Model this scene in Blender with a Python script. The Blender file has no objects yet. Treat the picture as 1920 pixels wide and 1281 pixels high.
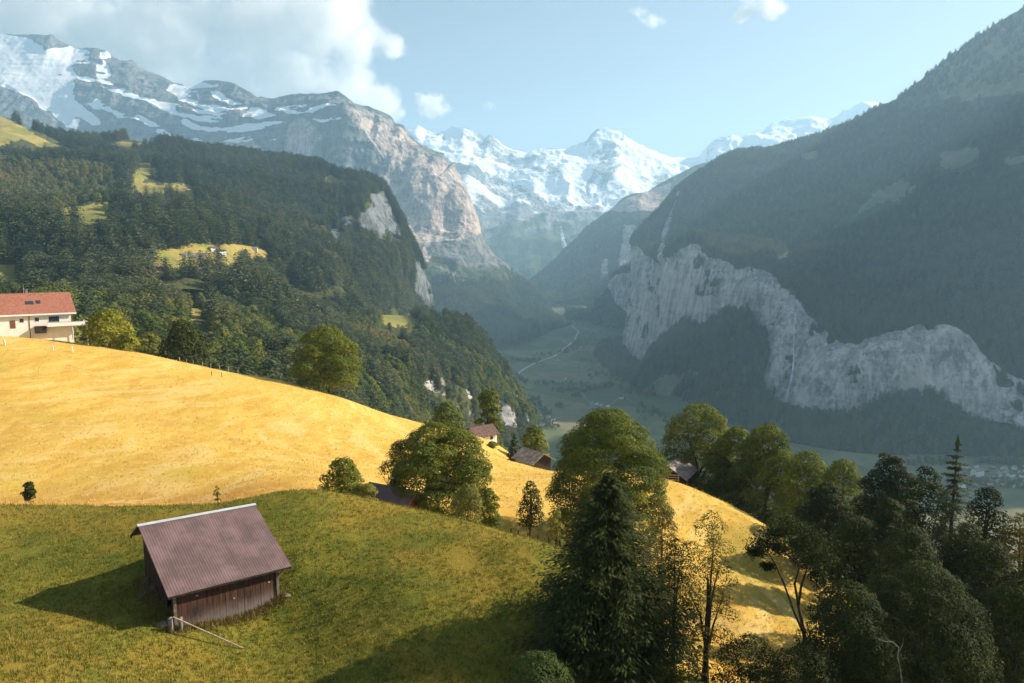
import bpy, math, random
import numpy as np
from math import radians as R, pi
rng = np.random.default_rng(11)
random.seed(5)
SC = bpy.context.scene
COL = SC.collection

# ---------------------------------------------------------------- camera
PITCH = R(-6.68)
CP, SP = math.cos(PITCH), math.sin(PITCH)
F = 1280.0
cam = bpy.data.objects.new('camera', bpy.data.cameras.new('camera'))
COL.objects.link(cam)
cam.data.lens = 24; cam.data.sensor_width = 36; cam.data.clip_start = .5; cam.data.clip_end = 80000
cam.rotation_euler = (R(90) + PITCH, 0, 0)
SC.camera = cam

def W(px, py, d):
    """world point seen at photo pixel (px,py) at forward distance d (metres)"""
    px, py, d = np.asarray(px, float), np.asarray(py, float), np.asarray(d, float)
    a = (px - 960) / F; b = (640.5 - py) / F
    den = CP - b * SP
    return np.stack(np.broadcast_arrays(a / den * d, d, (SP + b * CP) / den * d), -1)
def proj(P):
    P = np.asarray(P, float)
    f = P[..., 1] * CP + P[..., 2] * SP; u = -P[..., 1] * SP + P[..., 2] * CP
    return 960 + F * P[..., 0] / f, 640.5 - F * u / f
ZF = -480.0                       # valley floor
def onfloor(px, py, z=ZF):
    b = (640.5 - py) / F
    return z * (CP - b * SP) / (SP + b * CP)

# ---------------------------------------------------------------- noise
def _h(ix, iy, iz):
    n = (ix.astype(np.int64) * 374761393 + iy.astype(np.int64) * 668265263 + iz.astype(np.int64) * 2147483647) & 0xffffffff
    n = ((n ^ (n >> 13)) * 1274126177) & 0xffffffff
    n = ((n ^ (n >> 16)) * 2246822519) & 0xffffffff
    return ((n ^ (n >> 15)) & 0xffffff) / float(0xffffff)
def vnoise(P):
    fl = np.floor(P); t = P - fl; t = t * t * (3 - 2 * t); i = fl.astype(np.int64)
    x, y, z = i[..., 0], i[..., 1], i[..., 2]
    out = 0
    for dx in (0, 1):
        wx = t[..., 0] if dx else 1 - t[..., 0]
        for dy in (0, 1):
            wy = t[..., 1] if dy else 1 - t[..., 1]
            for dz in (0, 1):
                wz = t[..., 2] if dz else 1 - t[..., 2]
                out = out + wx * wy * wz * _h(x + dx, y + dy, z + dz)
    return out * 2 - 1
def fbm(P, scale, octv=4, gain=.5, lac=2.03, ridged=False, seed=0):
    Q = np.asarray(P, float) / np.asarray(scale, float) + seed * 17.31
    a, s, tot = 1.0, 0, 0
    for _ in range(octv):
        n = vnoise(Q)
        if ridged: n = 1 - 2 * np.abs(n)
        s = s + a * n; tot += a; a *= gain; Q = Q * lac + 5.3
    return s / tot
def sstep(e0, e1, x):
    t = np.clip((x - e0) / (e1 - e0), 0, 1); return t * t * (3 - 2 * t)
def inpoly(px, py, poly):
    poly = np.asarray(poly, float); c = np.zeros(px.shape, bool)
    x0, y0 = poly[-1]
    for x1, y1 in poly:
        if y0 != y1:
            m = ((y1 > py) != (y0 > py)) & (px < (x0 - x1) * (py - y1) / (y0 - y1) + x1)
            c ^= m
        x0, y0 = x1, y1
    return c
def lerp1(px, pts):
    pts = np.asarray(pts, float); return np.interp(px, pts[:, 0], pts[:, 1])

# ---------------------------------------------------------------- object helpers
def link(o, parent=None):
    COL.objects.link(o)
    if parent is not None: o.parent = parent
    return o
def tag(o, label=None, cat=None, group=None, kind=None):
    if label: o['label'] = label
    if cat: o['category'] = cat
    if group: o['group'] = group
    if kind: o['kind'] = kind
    return o
def empty(name, loc=(0, 0, 0), rz=0.0):
    o = bpy.data.objects.new(name, None); o.location = loc; o.rotation_euler = (0, 0, rz); o.empty_display_size = .2
    return link(o)
def np_mesh(name, verts, faces, mats, smooth=True, mat_idx=None):
    """faces: (n,k) int array (or list of such arrays)"""
    if not isinstance(faces, (list, tuple)): faces = [faces]
    faces = [np.asarray(f, np.int32) for f in faces if len(f)]
    me = bpy.data.meshes.new(name)
    verts = np.asarray(verts, np.float32)
    me.vertices.add(len(verts)); me.vertices.foreach_set('co', verts.ravel())
    nl = sum(f.size for f in faces); nf = sum(len(f) for f in faces)
    me.loops.add(nl); me.polygons.add(nf)
    me.loops.foreach_set('vertex_index', np.concatenate([f.ravel() for f in faces]))
    tot = np.concatenate([np.full(len(f), f.shape[1], np.int32) for f in faces])
    st = np.concatenate([[0], np.cumsum(tot)[:-1]]).astype(np.int32)
    me.polygons.foreach_set('loop_start', st); me.polygons.foreach_set('loop_total', tot)
    me.polygons.foreach_set('use_smooth', np.full(nf, smooth, bool))
    for m in (mats if isinstance(mats, (list, tuple)) else [mats]): me.materials.append(m)
    if mat_idx is not None: me.polygons.foreach_set('material_index', np.asarray(mat_idx, np.int32))
    me.update(calc_edges=True); me.validate()
    return me
def attr(me, name, vals, typ='FLOAT'):
    a = me.attributes.new(name, typ, 'POINT')
    if typ == 'FLOAT': a.data.foreach_set('value', np.asarray(vals, np.float32).ravel())
    else: a.data.foreach_set('color', np.asarray(vals, np.float32).ravel())
def obj(name, me, parent=None):
    return link(bpy.data.objects.new(name, me), parent)
def gridfaces(V, U):
    i = np.arange(V * U).reshape(V, U)
    return np.stack([i[:-1, :-1], i[1:, :-1], i[1:, 1:], i[:-1, 1:]], -1).reshape(-1, 4)
class MB:
    """collects boxes, tubes and polygons into one mesh"""
    def __init__(s): s.v = []; s.f = []; s.n = 0
    def add(s, v, f):
        v = np.asarray(v, float); s.v.append(v); s.f += [[i + s.n for i in q] for q in f]; s.n += len(v); return s
    def hexa(s, p):            # 8 points: bottom 4, top 4
        return s.add(p, [(3, 2, 1, 0), (4, 5, 6, 7), (0, 1, 5, 4), (1, 2, 6, 5), (2, 3, 7, 6), (3, 0, 4, 7)])
    def box(s, x0, x1, y0, y1, z0, z1):
        return s.hexa([(x0, y0, z0), (x1, y0, z0), (x1, y1, z0), (x0, y1, z0), (x0, y0, z1), (x1, y0, z1), (x1, y1, z1), (x0, y1, z1)])
    def tube(s, pts, radii, n=7, cap=True):
        pts = np.asarray(pts, float); rings = []
        for i, p in enumerate(pts):
            t = pts[min(i + 1, len(pts) - 1)] - pts[max(i - 1, 0)]; t /= np.linalg.norm(t) + 1e-9
            a = np.cross(t, (0, 0, 1.0) if abs(t[2]) < .9 else (1.0, 0, 0)); a /= np.linalg.norm(a); b = np.cross(t, a)
            ang = np.arange(n) * 2 * pi / n
            rings.append(p + radii[i] * (np.cos(ang)[:, None] * a + np.sin(ang)[:, None] * b))
        f = []
        for i in range(len(pts) - 1):
            for k in range(n):
                f.append((i * n + k, i * n + (k + 1) % n, (i + 1) * n + (k + 1) % n, (i + 1) * n + k))
        if cap: f.append(tuple(range(n))[::-1]); f.append(tuple((len(pts) - 1) * n + k for k in range(n)))
        return s.add(np.concatenate(rings), f)
    def build(s, name, mat, parent=None, smooth=False):
        me = bpy.data.meshes.new(name); me.from_pydata([tuple(x) for x in np.concatenate(s.v)], [], s.f)
        me.materials.append(mat)
        if smooth: me.polygons.foreach_set('use_smooth', [True] * len(me.polygons))
        me.update()
        return obj(name, me, parent)

# ---------------------------------------------------------------- materials
class NT:
    def __init__(s, name, disp=False):
        s.m = bpy.data.materials.new(name); s.m.use_nodes = True; s.t = s.m.node_tree; s.t.nodes.clear()
        s.out = s.n('ShaderNodeOutputMaterial')
    def n(s, typ, **kw):
        nd = s.t.nodes.new(typ)
        for k, v in kw.items(): setattr(nd, k, v)
        return nd
    def put(s, sock, val):
        if val is None: return
        if hasattr(val, 'is_linked') or isinstance(val, bpy.types.NodeSocket): s.t.links.new(val, sock)
        else: sock.default_value = val if not (isinstance(val, tuple) and len(val) == 3 and sock.type == 'RGBA') else (*val, 1)
    def math(s, op, a, b=None, c=None, clamp=False):
        nd = s.n('ShaderNodeMath', operation=op, use_clamp=clamp); s.put(nd.inputs[0], a); s.put(nd.inputs[1], b); s.put(nd.inputs[2], c); return nd.outputs[0]
    def vmath(s, op, a, b=None, scale=None):
        nd = s.n('ShaderNodeVectorMath', operation=op); s.put(nd.inputs[0], a); s.put(nd.inputs[1], b)
        if scale is not None: s.put(nd.inputs['Scale'], scale)
        return nd.outputs['Value'] if op in ('LENGTH', 'DISTANCE', 'DOT_PRODUCT') else nd.outputs[0]
    def mix(s, f, a, b, blend='MIX'):
        nd = s.n('ShaderNodeMix', data_type='RGBA', blend_type=blend); s.put(nd.inputs[0], f); s.put(nd.inputs[6], a); s.put(nd.inputs[7], b); return nd.outputs[2]
    def pos(s): return s.n('ShaderNodeNewGeometry').outputs['Position']
    def objco(s): return s.n('ShaderNodeTexCoord').outputs['Object']
    def mapping(s, v, scale=(1, 1, 1), rot=(0, 0, 0), loc=(0, 0, 0)):
        nd = s.n('ShaderNodeMapping'); s.put(nd.inputs[0], v); nd.inputs['Scale'].default_value = scale; nd.inputs['Rotation'].default_value = rot; nd.inputs['Location'].default_value = loc; return nd.outputs[0]
    def noise(s, v, scale=1., detail=4., rough=.55, dist=0.):
        nd = s.n('ShaderNodeTexNoise'); s.put(nd.inputs['Vector'], v); nd.inputs['Scale'].default_value = scale; nd.inputs['Detail'].default_value = detail
        nd.inputs['Roughness'].default_value = rough; nd.inputs['Distortion'].default_value = dist; return nd.outputs[0]
    def ss(s, x, a, b):
        nd = s.n('ShaderNodeMapRange', interpolation_type='SMOOTHSTEP'); s.put(nd.inputs[0], x); nd.inputs[1].default_value = a; nd.inputs[2].default_value = b; return nd.outputs[0]
    def attr(s, name): return s.n('ShaderNodeAttribute', attribute_name=name)
    def bump(s, h, strength=.5, dist=1.):
        nd = s.n('ShaderNodeBump'); s.put(nd.inputs['Height'], h); nd.inputs['Strength'].default_value = strength; nd.inputs['Distance'].default_value = dist; return nd.outputs[0]
    def pbsdf(s, col, rough=.9, spec=.2, normal=None, metal=0.):
        nd = s.n('ShaderNodeBsdfPrincipled'); s.put(nd.inputs['Base Color'], col); s.put(nd.inputs['Roughness'], rough); s.put(nd.inputs['Specular IOR Level'], spec)
        s.put(nd.inputs['Metallic'], metal); s.put(nd.inputs['Normal'], normal); return nd.outputs[0]
    def surf(s, sh): s.t.links.new(sh, s.out.inputs['Surface']); return s.m
    def vol(s, sh): s.t.links.new(sh, s.out.inputs['Volume']); return s.m
    def sep(s, c):
        nd = s.n('ShaderNodeSeparateColor'); s.put(nd.inputs[0], c); return nd.outputs

def mat_plain(name, col, rough=.8, var=.25, scale=3., spec=.25, metal=0.):
    t = NT(name); n = t.noise(t.objco(), scale, 5)
    c = t.mix(t.ss(n, .3, .7), tuple(x * (1 - var) for x in col), tuple(min(1, x * (1 + var)) for x in col))
    return t.surf(t.pbsdf(c, rough, spec, t.bump(n, .15, .02), metal))

def mat_terrain(name, rockA, rockB, wood, mead, meadB, rs=60., snowcol=(.84, .86, .89), bump=12., dark=(.36, .45, .5)):
    """rs = size in metres of the rock detail; 'cover' = snow, bare rock, meadow, light-scrub"""
    t = NT(name); p = t.pos(); at = t.attr('cover'); r, g, b = t.sep(at.outputs['Color'])[:3]; al = at.outputs['Alpha']
    n1 = t.noise(p, 1 / rs, 7, .6)                     # blotches
    st = t.noise(t.mapping(p, (1, 1, .09)), 1 / (rs * .2), 5, .62, .3)      # fine vertical streaks
    st2 = t.noise(t.mapping(p, (1, 1, .2)), 1 / (rs * .8), 4, .6)      # broad ones
    be = t.noise(t.mapping(p, (.10, .10, 1), rot=(.12, .06, 0)), 1 / (rs * .35), 5, .6)      # bedding
    fine = t.noise(p, 1 / (rs * .12), 6, .65)
    k = t.math('ADD', t.math('MULTIPLY', st, .36), t.math('MULTIPLY', be, .2)); k = t.math('ADD', k, t.math('MULTIPLY', fine, .16)); k = t.math('ADD', k, t.math('MULTIPLY', st2, .28))
    rock = t.mix(t.ss(k, .42, .57), rockB, rockA)
    rock = t.mix(t.math('MULTIPLY', t.ss(t.noise(t.mapping(p, (1, 1, .07)), 1 / (rs * .38), 4, .6), .5, .6), .6), rock, tuple(x * .5 for x in rockA))
    rock = t.mix(t.math('MULTIPLY', t.ss(n1, .5, .7), .5), rock, tuple(x * y for x, y in zip(rockA, (1.12, .98, .9))))
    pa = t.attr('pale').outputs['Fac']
    rock = t.mix(pa, t.mix(1.0, rock, dark, 'MULTIPLY'), rock)  # unmasked rock multiplied by a dark tint, on the massif as painted shade
    wd = t.mix(t.ss(n1, .35, .65), tuple(x * .65 for x in wood), tuple(x * 1.35 for x in wood))
    wd = t.mix(t.math('MULTIPLY', al, t.ss(fine, .3, .6)), wd, mead)
    me = t.mix(t.ss(n1, .4, .62), mead, meadB)
    me = t.mix(t.math('MULTIPLY', t.ss(fine, .5, .68), .35), me, tuple(x * .5 for x in mead))
    jit = t.math('SUBTRACT', t.math('ADD', t.math('MULTIPLY', n1, .55), t.math('MULTIPLY', fine, .45)), .5)
    def edge(x, amp): return t.ss(t.math('ADD', x, t.math('MULTIPLY', jit, amp)), .42, .58)
    c = t.mix(edge(b, .6), wd, me)
    c = t.mix(edge(g, 1.2), c, rock)
    sn = edge(r, 1.05)
    c = t.mix(sn, c, snowcol)
    h = t.math('MULTIPLY', k, t.math('SUBTRACT', 1.0, t.math('MULTIPLY', sn, .8)))
    return t.surf(t.pbsdf(c, .92, .1, t.bump(h, .8, bump)))

def mat_leaf(name, cA, cB, cC, trans=.35, rnd=.5, area=None):
    """three leaf colours picked by leaf, by clump, by tree and by stand; thin leaves let light through"""
    t = NT(name); tint = t.attr('tint').outputs['Fac']; oi = t.n('ShaderNodeObjectInfo').outputs['Random']
    f = t.math('ADD', t.math('MULTIPLY', tint, 1 - rnd), t.math('MULTIPLY', oi, rnd))
    c = t.mix(t.ss(f, .12, .55), cA, cB); c = t.mix(t.ss(f, .55, .95), c, cC)
    if area:
        ns = t.noise(t.pos(), 1 / 260, 4, .55); c = t.mix(t.math('MULTIPLY', t.ss(ns, .46, .62), .75), c, t.mix(oi, area[0], area[1]))
    d = t.pbsdf(c, .75, .15)
    tr = t.n('ShaderNodeBsdfTranslucent'); t.put(tr.inputs[0], t.mix(.6, c, (.9, 1, .15), 'MULTIPLY'))
    mx = t.n('ShaderNodeMixShader'); mx.inputs[0].default_value = trans; t.t.links.new(d, mx.inputs[1]); t.t.links.new(tr.outputs[0], mx.inputs[2])
    return t.surf(mx.outputs[0])
def mat_bark(name, a, b):
    t = NT(name); n = t.noise(t.mapping(t.objco(), (1, 1, .2)), 9., 5)
    return t.surf(t.pbsdf(t.mix(t.ss(n, .35, .65), a, b), .9, .1, t.bump(n, .5, .05)))

M = {}
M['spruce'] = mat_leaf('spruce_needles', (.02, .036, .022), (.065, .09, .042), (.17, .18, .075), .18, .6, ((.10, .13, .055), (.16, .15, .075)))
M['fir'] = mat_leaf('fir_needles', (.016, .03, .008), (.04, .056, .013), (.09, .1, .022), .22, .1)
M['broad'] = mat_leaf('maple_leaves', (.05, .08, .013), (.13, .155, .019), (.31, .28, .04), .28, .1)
M['mixed'] = mat_leaf('mixed_leaves', (.045, .075, .022), (.11, .14, .034), (.26, .23, .05), .3, .65, ((.16, .17, .04), (.26, .17, .06)))
M['dark'] = mat_leaf('shaded_leaves', (.013, .022, .005), (.034, .048, .009), (.09, .092, .018), .22, .12)  # leaf colours darkened to stand for shade on the lower right trees
M['rust'] = mat_leaf('rusty_leaves', (.06, .06, .016), (.16, .13, .025), (.32, .21, .05), .35, .12)
M['lime'] = mat_leaf('lime_leaves', (.12, .14, .016), (.28, .27, .03), (.48, .38, .05), .4, .12)
M['bark'] = mat_bark('bark', (.035, .026, .018), (.09, .07, .05))
M['pale_bark'] = mat_bark('pale_bark', (.14, .12, .1), (.34, .31, .27))
# ---------------------------------------------------------------- landforms: lofted between traced contour lines, each at its own distance
def resample(poly, U):
    P = np.asarray(poly, float)
    s = np.concatenate([[0], np.cumsum(np.hypot(np.diff(P[:, 0]), np.diff(P[:, 1])))]); s /= s[-1]
    t = np.linspace(0, 1, U)
    return np.stack([np.interp(t, s, P[:, 0]), np.interp(t, s, P[:, 1]), np.exp(np.interp(t, s, np.log(P[:, 2])))], 1)
def loft(rows, U, V):
    """rows of (px,py,d); V = number of steps between successive rows; returns px,py grids and world points"""
    rs = [resample(r, U) for r in rows]
    Pw = [W(r[:, 0], r[:, 1], r[:, 2]) for r in rs]
    G = []
    for k in range(len(rows) - 1):
        p0, p1, p2, p3 = Pw[max(k - 1, 0)], Pw[k], Pw[k + 1], Pw[min(k + 2, len(rows) - 1)]
        n = V[k]
        for i in range(n + (1 if k == len(rows) - 2 else 0)):
            t = i / n
            m1, m2 = .3 * (p2 - p0), .3 * (p3 - p1)
            G.append((2 * t**3 - 3 * t**2 + 1) * p1 + (t**3 - 2 * t**2 + t) * m1 + (-2 * t**3 + 3 * t**2) * p2 + (t**3 - t**2) * m2)
    return np.array(G)
def normals(G):
    du = np.gradient(G, axis=1); dv = np.gradient(G, axis=0)
    n = np.cross(dv, du); n /= np.linalg.norm(n, axis=-1, keepdims=True) + 1e-9
    return n
def skirt(G, n=6, out=.22, drop=.6):
    """the far side of the ridge, falling away behind it"""
    top = G[0]; d = top.copy(); d[:, 2] = 0; L = np.linalg.norm(d, axis=1, keepdims=True); d /= L
    rows = [top + d * (L * out * i / n) - np.array([0, 0, 1]) * (L * out * drop * i / n) for i in range(n, 0, -1)]
    return np.concatenate([np.array(rows), G], 0), n
def landform(name, G, cover, mat, drop=.6, out=.22, pale=None):
    G2, k = skirt(G, out=out, drop=drop)
    c2 = np.concatenate([np.repeat(cover[:1], k, 0), cover], 0)
    me = np_mesh(name, G2.reshape(-1, 3), gridfaces(*G2.shape[:2]), mat)
    attr(me, 'cover', c2.reshape(-1, 4), 'FLOAT_COLOR')
    pl = np.ones(G.shape[:2]) if pale is None else pale
    attr(me, 'pale', np.concatenate([np.repeat(pl[:1], k, 0), pl], 0))
    return tag(obj(name, me), kind='structure')
def cov(px, snow=0, rock=0, mead=0, scrub=0):
    return np.stack([np.broadcast_to(np.asarray(x, float), px.shape) for x in (snow, rock, mead, scrub)], -1)
def painted(px, py, polys, warp, amp):
    m = np.zeros(px.shape, bool)
    for p in polys: m |= inpoly(px + warp[0] * amp, py + warp[1] * amp, p)
    return m.astype(float)
def blur(a, n=1):
    for _ in range(n):
        b = np.pad(a, 1, mode='edge'); a = (b[:-2, 1:-1] + b[2:, 1:-1] + b[1:-1, :-2] + b[1:-1, 2:] + 2 * a) / 6
    return a
def smooth_env(G, disp, n):
    """moves points along the normal and fades at the two ends"""
    return G + n * disp[..., None]
SCAT = {}      # forest scattering: name -> (grid, density mask)

# ---- far snowy range at the head of the valley
B0 = [(560, 330, 13500), (700, 262, 13300), (765, 245, 13200), (785, 240, 13100), (800, 246, 13100), (835, 246, 13000), (850, 237, 13000), (870, 240, 12900), (885, 247, 12900), (900, 254, 12900), (912, 262, 12900), (918, 258, 12900), (930, 262, 12900), (945, 275, 12900), (960, 285, 12900), (990, 290, 12900), (1000, 285, 12900), (1030, 283, 12900),
      (1060, 285, 12900), (1080, 275, 12900), (1100, 270, 12900), (1110, 255, 12900), (1120, 245, 12900), (1135, 243, 12900), (1160, 247, 12900), (1170, 258, 12900), (1185, 268, 12900), (1210, 280, 12900), (1235, 291, 12900), (1260, 298, 13000), (1300, 300, 13200), (1315, 298, 13200), (1330, 280, 13200), (1345, 262, 13200), (1365, 257, 13200), (1382, 258, 13200),
      (1390, 262, 13200), (1400, 255, 13200), (1430, 250, 13200), (1445, 235, 13200), (1470, 225, 13200), (1520, 222, 13200), (1550, 225, 13200), (1570, 220, 13200), (1580, 210, 13200), (1600, 203, 13200), (1625, 194, 13200), (1640, 193, 13200), (1660, 201, 13200), (1700, 216, 13200), (1850, 270, 13000)]
B1 = [(560, 420, 12300), (700, 360, 12000), (790, 320, 11800), (870, 320, 11700), (960, 345, 11700), (1040, 345, 11700), (1100, 345, 11700), (1150, 330, 11700), (1220, 350, 11600), (1300, 340, 11800), (1400, 310, 12000), (1600, 280, 12000), (1850, 330, 12000)]
B2 = [(560, 480, 11000), (700, 440, 10800), (800, 410, 10700), (900, 410, 10600), (1000, 410, 10600), (1100, 400, 10600), (1200, 390, 10600), (1300, 400, 10700), (1500, 390, 10800), (1850, 400, 10800)]
B3 = [(560, 600, 9000), (750, 580, 8600), (900, 560, 8000), (1000, 556, 7400), (1100, 556, 7400), (1300, 520, 8800), (1850, 560, 9000)]
U = 620
G = loft([B0, B1, B2, B3], U, [70, 60, 60]); px, py = proj(G)
N = normals(G)
fade = np.ones(U); fade[:20] = np.linspace(0, 1, 20); fade[-20:] = np.linspace(1, 0, 20)
rowf = np.linspace(0, 1, G.shape[0])[:, None]
d1 = fbm(G, (900, 900, 1400), 6, .52, ridged=True, seed=1); d2 = fbm(G, (2600, 2600, 2600), 3, seed=2)
disp = (170 * d1 * (.25 + .75 * sstep(0, .12, rowf)) + 160 * d2 * sstep(0, .2, rowf)) * fade
G = G + N * disp[..., None] + np.array([0, 0, 1.]) * (fbm(G, (210, 210, 210), 3, ridged=True, seed=9) * 30 * sstep(.12, 0, rowf))[..., None]
N2 = normals(G); slope = N2[..., 2] * np.sign(N2[..., 2].mean())
# snow in diagonal streaks, thinning downwards
q = np.stack([(px * .80 + py * .60) / 150, (py * .80 - px * .60) / 26, px * 0], -1)
stk = fbm(q, 1., 5, .6, seed=4)
q2 = np.stack([(px * .55 - py * .83) / 90, (py * .55 + px * .83) / 26, px * 0 + 7], -1); stk2 = fbm(q2, 1., 5, .6, seed=5)
left = sstep(1120, 1020, px)
streak = stk * left + stk2 * (1 - left)
w2 = (fbm(G, 700, 4, seed=6), fbm(G, 700, 4, seed=7))
polyB = [[(765, 246), (800, 246), (830, 262), (860, 285), (880, 300), (900, 318), (880, 322), (850, 310), (820, 290), (790, 275)],
         [(832, 246), (850, 240), (870, 262), (890, 270), (890, 285), (870, 285), (848, 268)],
         [(1020, 290), (1060, 285), (1100, 285), (1120, 300), (1135, 305), (1118, 325), (1095, 330), (1060, 315), (1035, 305)],
         [(1165, 283), (1180, 295), (1200, 305), (1240, 302), (1300, 301), (1330, 300), (1300, 318), (1260, 318), (1215, 330), (1200, 318), (1180, 305)],
         [(1395, 262), (1440, 242), (1520, 224), (1580, 222), (1600, 205), (1660, 200), (1600, 235), (1520, 262), (1450, 275), (1400, 280)],
         [(1125, 245), (1158, 248), (1165, 262), (1150, 268), (1135, 258)],
         [(870, 345), (900, 352), (940, 375), (975, 392), (950, 395), (910, 380), (880, 362)], [(990, 340), (1030, 350), (1080, 372), (1110, 390), (1090, 396), (1040, 380), (1005, 362)],
         [(1110, 385), (1150, 378), (1180, 350), (1195, 345), (1180, 375), (1140, 395)]]
snow = np.clip(.62 + .55 * streak - .45 * sstep(360, 470, py) - .25 * sstep(.55, .2, slope) * sstep(300, 250, py), 0, 1)
snow = np.maximum(snow, painted(px, py, polyB, w2, 7) * .95)
snow *= sstep(480, 430, py + 22 * w2[0])
rock = sstep(.62, .3, py * 0 + sstep(380, 470, py) * .6 + .35 * w2[0])
MB_far = mat_terrain('far_range_rock', (.32, .3, .29), (.11, .125, .14), (.05, .065, .04), (.11, .13, .06), (.16, .16, .08), 260., bump=60.)
G_B = G
landform('mountain_range', G, cov(px, snow, rock, 0, .7), MB_far)

# ---- the massif on the left with glaciers, terraces and the lit nose of cliffs
A0 = [(-260, 40, 7800), (-120, 60, 7700), (0, 64, 7600), (55, 66, 7550), (85, 68, 7500), (97, 64, 7500), (106, 72, 7500), (118, 82, 7480), (140, 92, 7450), (165, 92, 7420), (180, 92, 7400), (200, 97, 7380), (212, 108, 7350), (228, 116, 7300), (245, 114, 7300), (256, 120, 7280), (268, 132, 7250), (300, 143, 7200), (330, 158, 7100), (360, 163, 7000), (385, 154, 7000), (410, 153, 6900), (440, 158, 6800), (465, 172, 6700),
      (480, 182, 6650), (500, 184, 6600), (520, 183, 6550), (540, 179, 6500), (565, 177, 6450), (590, 178, 6400), (612, 174, 6350), (635, 171, 6300), (650, 184, 6250), (664, 196, 6200), (690, 201, 6150), (705, 206, 6100), (732, 217, 6050), (742, 233, 6000), (758, 236, 5980), (764, 252, 5950), (778, 263, 5900), (792, 277, 5850), (806, 281, 5820), (818, 287, 5800), (832, 289, 5780), (836, 302, 5760), (846, 312, 5740), (851, 305, 5730), (858, 322, 5720), (866, 338, 5700),
      (878, 362, 5650), (884, 380, 5620), (893, 398, 5600), (900, 430, 5550), (908, 455, 5520), (925, 478, 5480), (940, 492, 5450), (957, 520, 5420), (980, 542, 5400), (1005, 568, 5350), (1030, 590, 5320), (1060, 604, 5300), (1074, 611, 5250)]
A1 = [(-260, 110, 7300), (-100, 125, 7200), (0, 135, 7100), (100, 150, 7000), (200, 170, 6850), (300, 205, 6650), (420, 222, 6400), (520, 222, 6250), (600, 222, 6120), (660, 232, 5950), (700, 262, 5780), (735, 300, 5600), (790, 330, 5480), (850, 370, 5400), (880, 410, 5380), (905, 465, 5360), (940, 505, 5350), (980, 550, 5340), (1030, 594, 5300), (1071, 611, 5240)]
A2 = [(-260, 230, 6700), (0, 215, 6600), (120, 245, 6500), (250, 265, 6400), (400, 280, 6200), (500, 285, 6000), (580, 296, 5850), (650, 325, 5600), (705, 370, 5350), (740, 405, 5230), (775, 450, 5160), (800, 446, 5170), (850, 440, 5200), (890, 436, 5250), (910, 468, 5280), (945, 515, 5250), (990, 565, 5230), (1035, 598, 5230), (1070, 612, 5230)]
A3 = [(-260, 340, 6000), (100, 330, 5900), (400, 360, 5600), (560, 390, 5300), (660, 430, 5000), (720, 470, 4800), (765, 520, 4600), (820, 540, 4500), (880, 560, 4500), (940, 590, 4550), (990, 605, 4650), (1040, 608, 4900), (1068, 613, 5200)]
A4 = [(-260, 420, 5400), (300, 430, 5000), (600, 520, 4500), (720, 600, 4100), (800, 640, 3900), (870, 665, 3800), (940, 659, 3690), (985, 640, 4000), (1030, 622, 4600), (1066, 614, 5180)]
U = 640
G = loft([A0, A1, A2, A3, A4], U, [60, 70, 70, 60]); px, py = proj(G); N = normals(G)
rowf = np.linspace(0, 1, G.shape[0])[:, None]
w2 = (fbm(G, 420, 4, seed=11), fbm(G, 420, 4, seed=12))
wallp = [(706, 214), (735, 222), (790, 280), (850, 312), (880, 365), (897, 410), (904, 440), (860, 452), (805, 455), (790, 480), (775, 460), (752, 425), (735, 395), (715, 372), (705, 350), (722, 300), (690, 262)]
wall = blur(painted(px, py, [wallp], w2, 9), 3)
polyS = [[(-300, 30), (0, 62), (60, 70), (85, 92), (120, 88), (165, 94), (170, 120), (150, 118), (135, 125), (140, 145), (135, 165), (140, 190), (155, 200), (175, 215), (190, 232), (178, 240), (165, 228), (150, 224), (146, 244), (122, 236), (100, 215), (75, 205), (60, 185), (40, 175), (25, 165), (10, 158), (0, 155), (-300, 140)],
    [(135, 145), (160, 145), (180, 152), (205, 155), (235, 165), (265, 182), (290, 187), (320, 192), (345, 200), (330, 200), (335, 210), (355, 213), (400, 215), (425, 215), (420, 225), (400, 228), (350, 220), (330, 217), (300, 205), (270, 190), (240, 182), (200, 172), (190, 165), (205, 162), (185, 155), (160, 155)],
    [(180, 122), (200, 122), (210, 140), (205, 152), (185, 150)], [(185, 100), (205, 95), (210, 108), (195, 120)],
    [(165, 198), (180, 190), (200, 198), (215, 210), (250, 213), (270, 220), (300, 235), (310, 245), (325, 255), (320, 258), (295, 250), (270, 230), (240, 220), (220, 222), (200, 208), (175, 207)],
    [(310, 170), (325, 160), (355, 163), (365, 158), (410, 157), (412, 163), (380, 166), (355, 180), (330, 180)],
    [(325, 180), (345, 178), (360, 190), (400, 195), (425, 198), (470, 200), (455, 208), (420, 206), (400, 205), (365, 198), (340, 190)],
    [(340, 225), (350, 222), (380, 235), (430, 238), (470, 228), (535, 228), (540, 233), (500, 243), (470, 245), (430, 248), (400, 245), (370, 243), (345, 235)],
    [(455, 220), (470, 200), (490, 200), (520, 215), (490, 220), (470, 218), (460, 225)],
    [(510, 203), (535, 195), (585, 193), (590, 197), (540, 203), (560, 210), (590, 200), (625, 195), (632, 198), (600, 205), (570, 215), (540, 213)],
    [(580, 225), (615, 225), (640, 222), (640, 226), (600, 231)], [(340, 265), (370, 255), (385, 262), (375, 270), (345, 272)], [(400, 275), (440, 262), (470, 255), (475, 262), (440, 272), (410, 280)],
    [(500, 262), (520, 258), (518, 262)], [(605, 275), (617, 277), (612, 280)], [(395, 172), (410, 172), (425, 180), (440, 190), (460, 196), (440, 198), (415, 190), (400, 182)],
    [(360, 205), (400, 205), (430, 212), (410, 214), (370, 211)]]
snow = painted(px, py, polyS, w2, 5)
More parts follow.
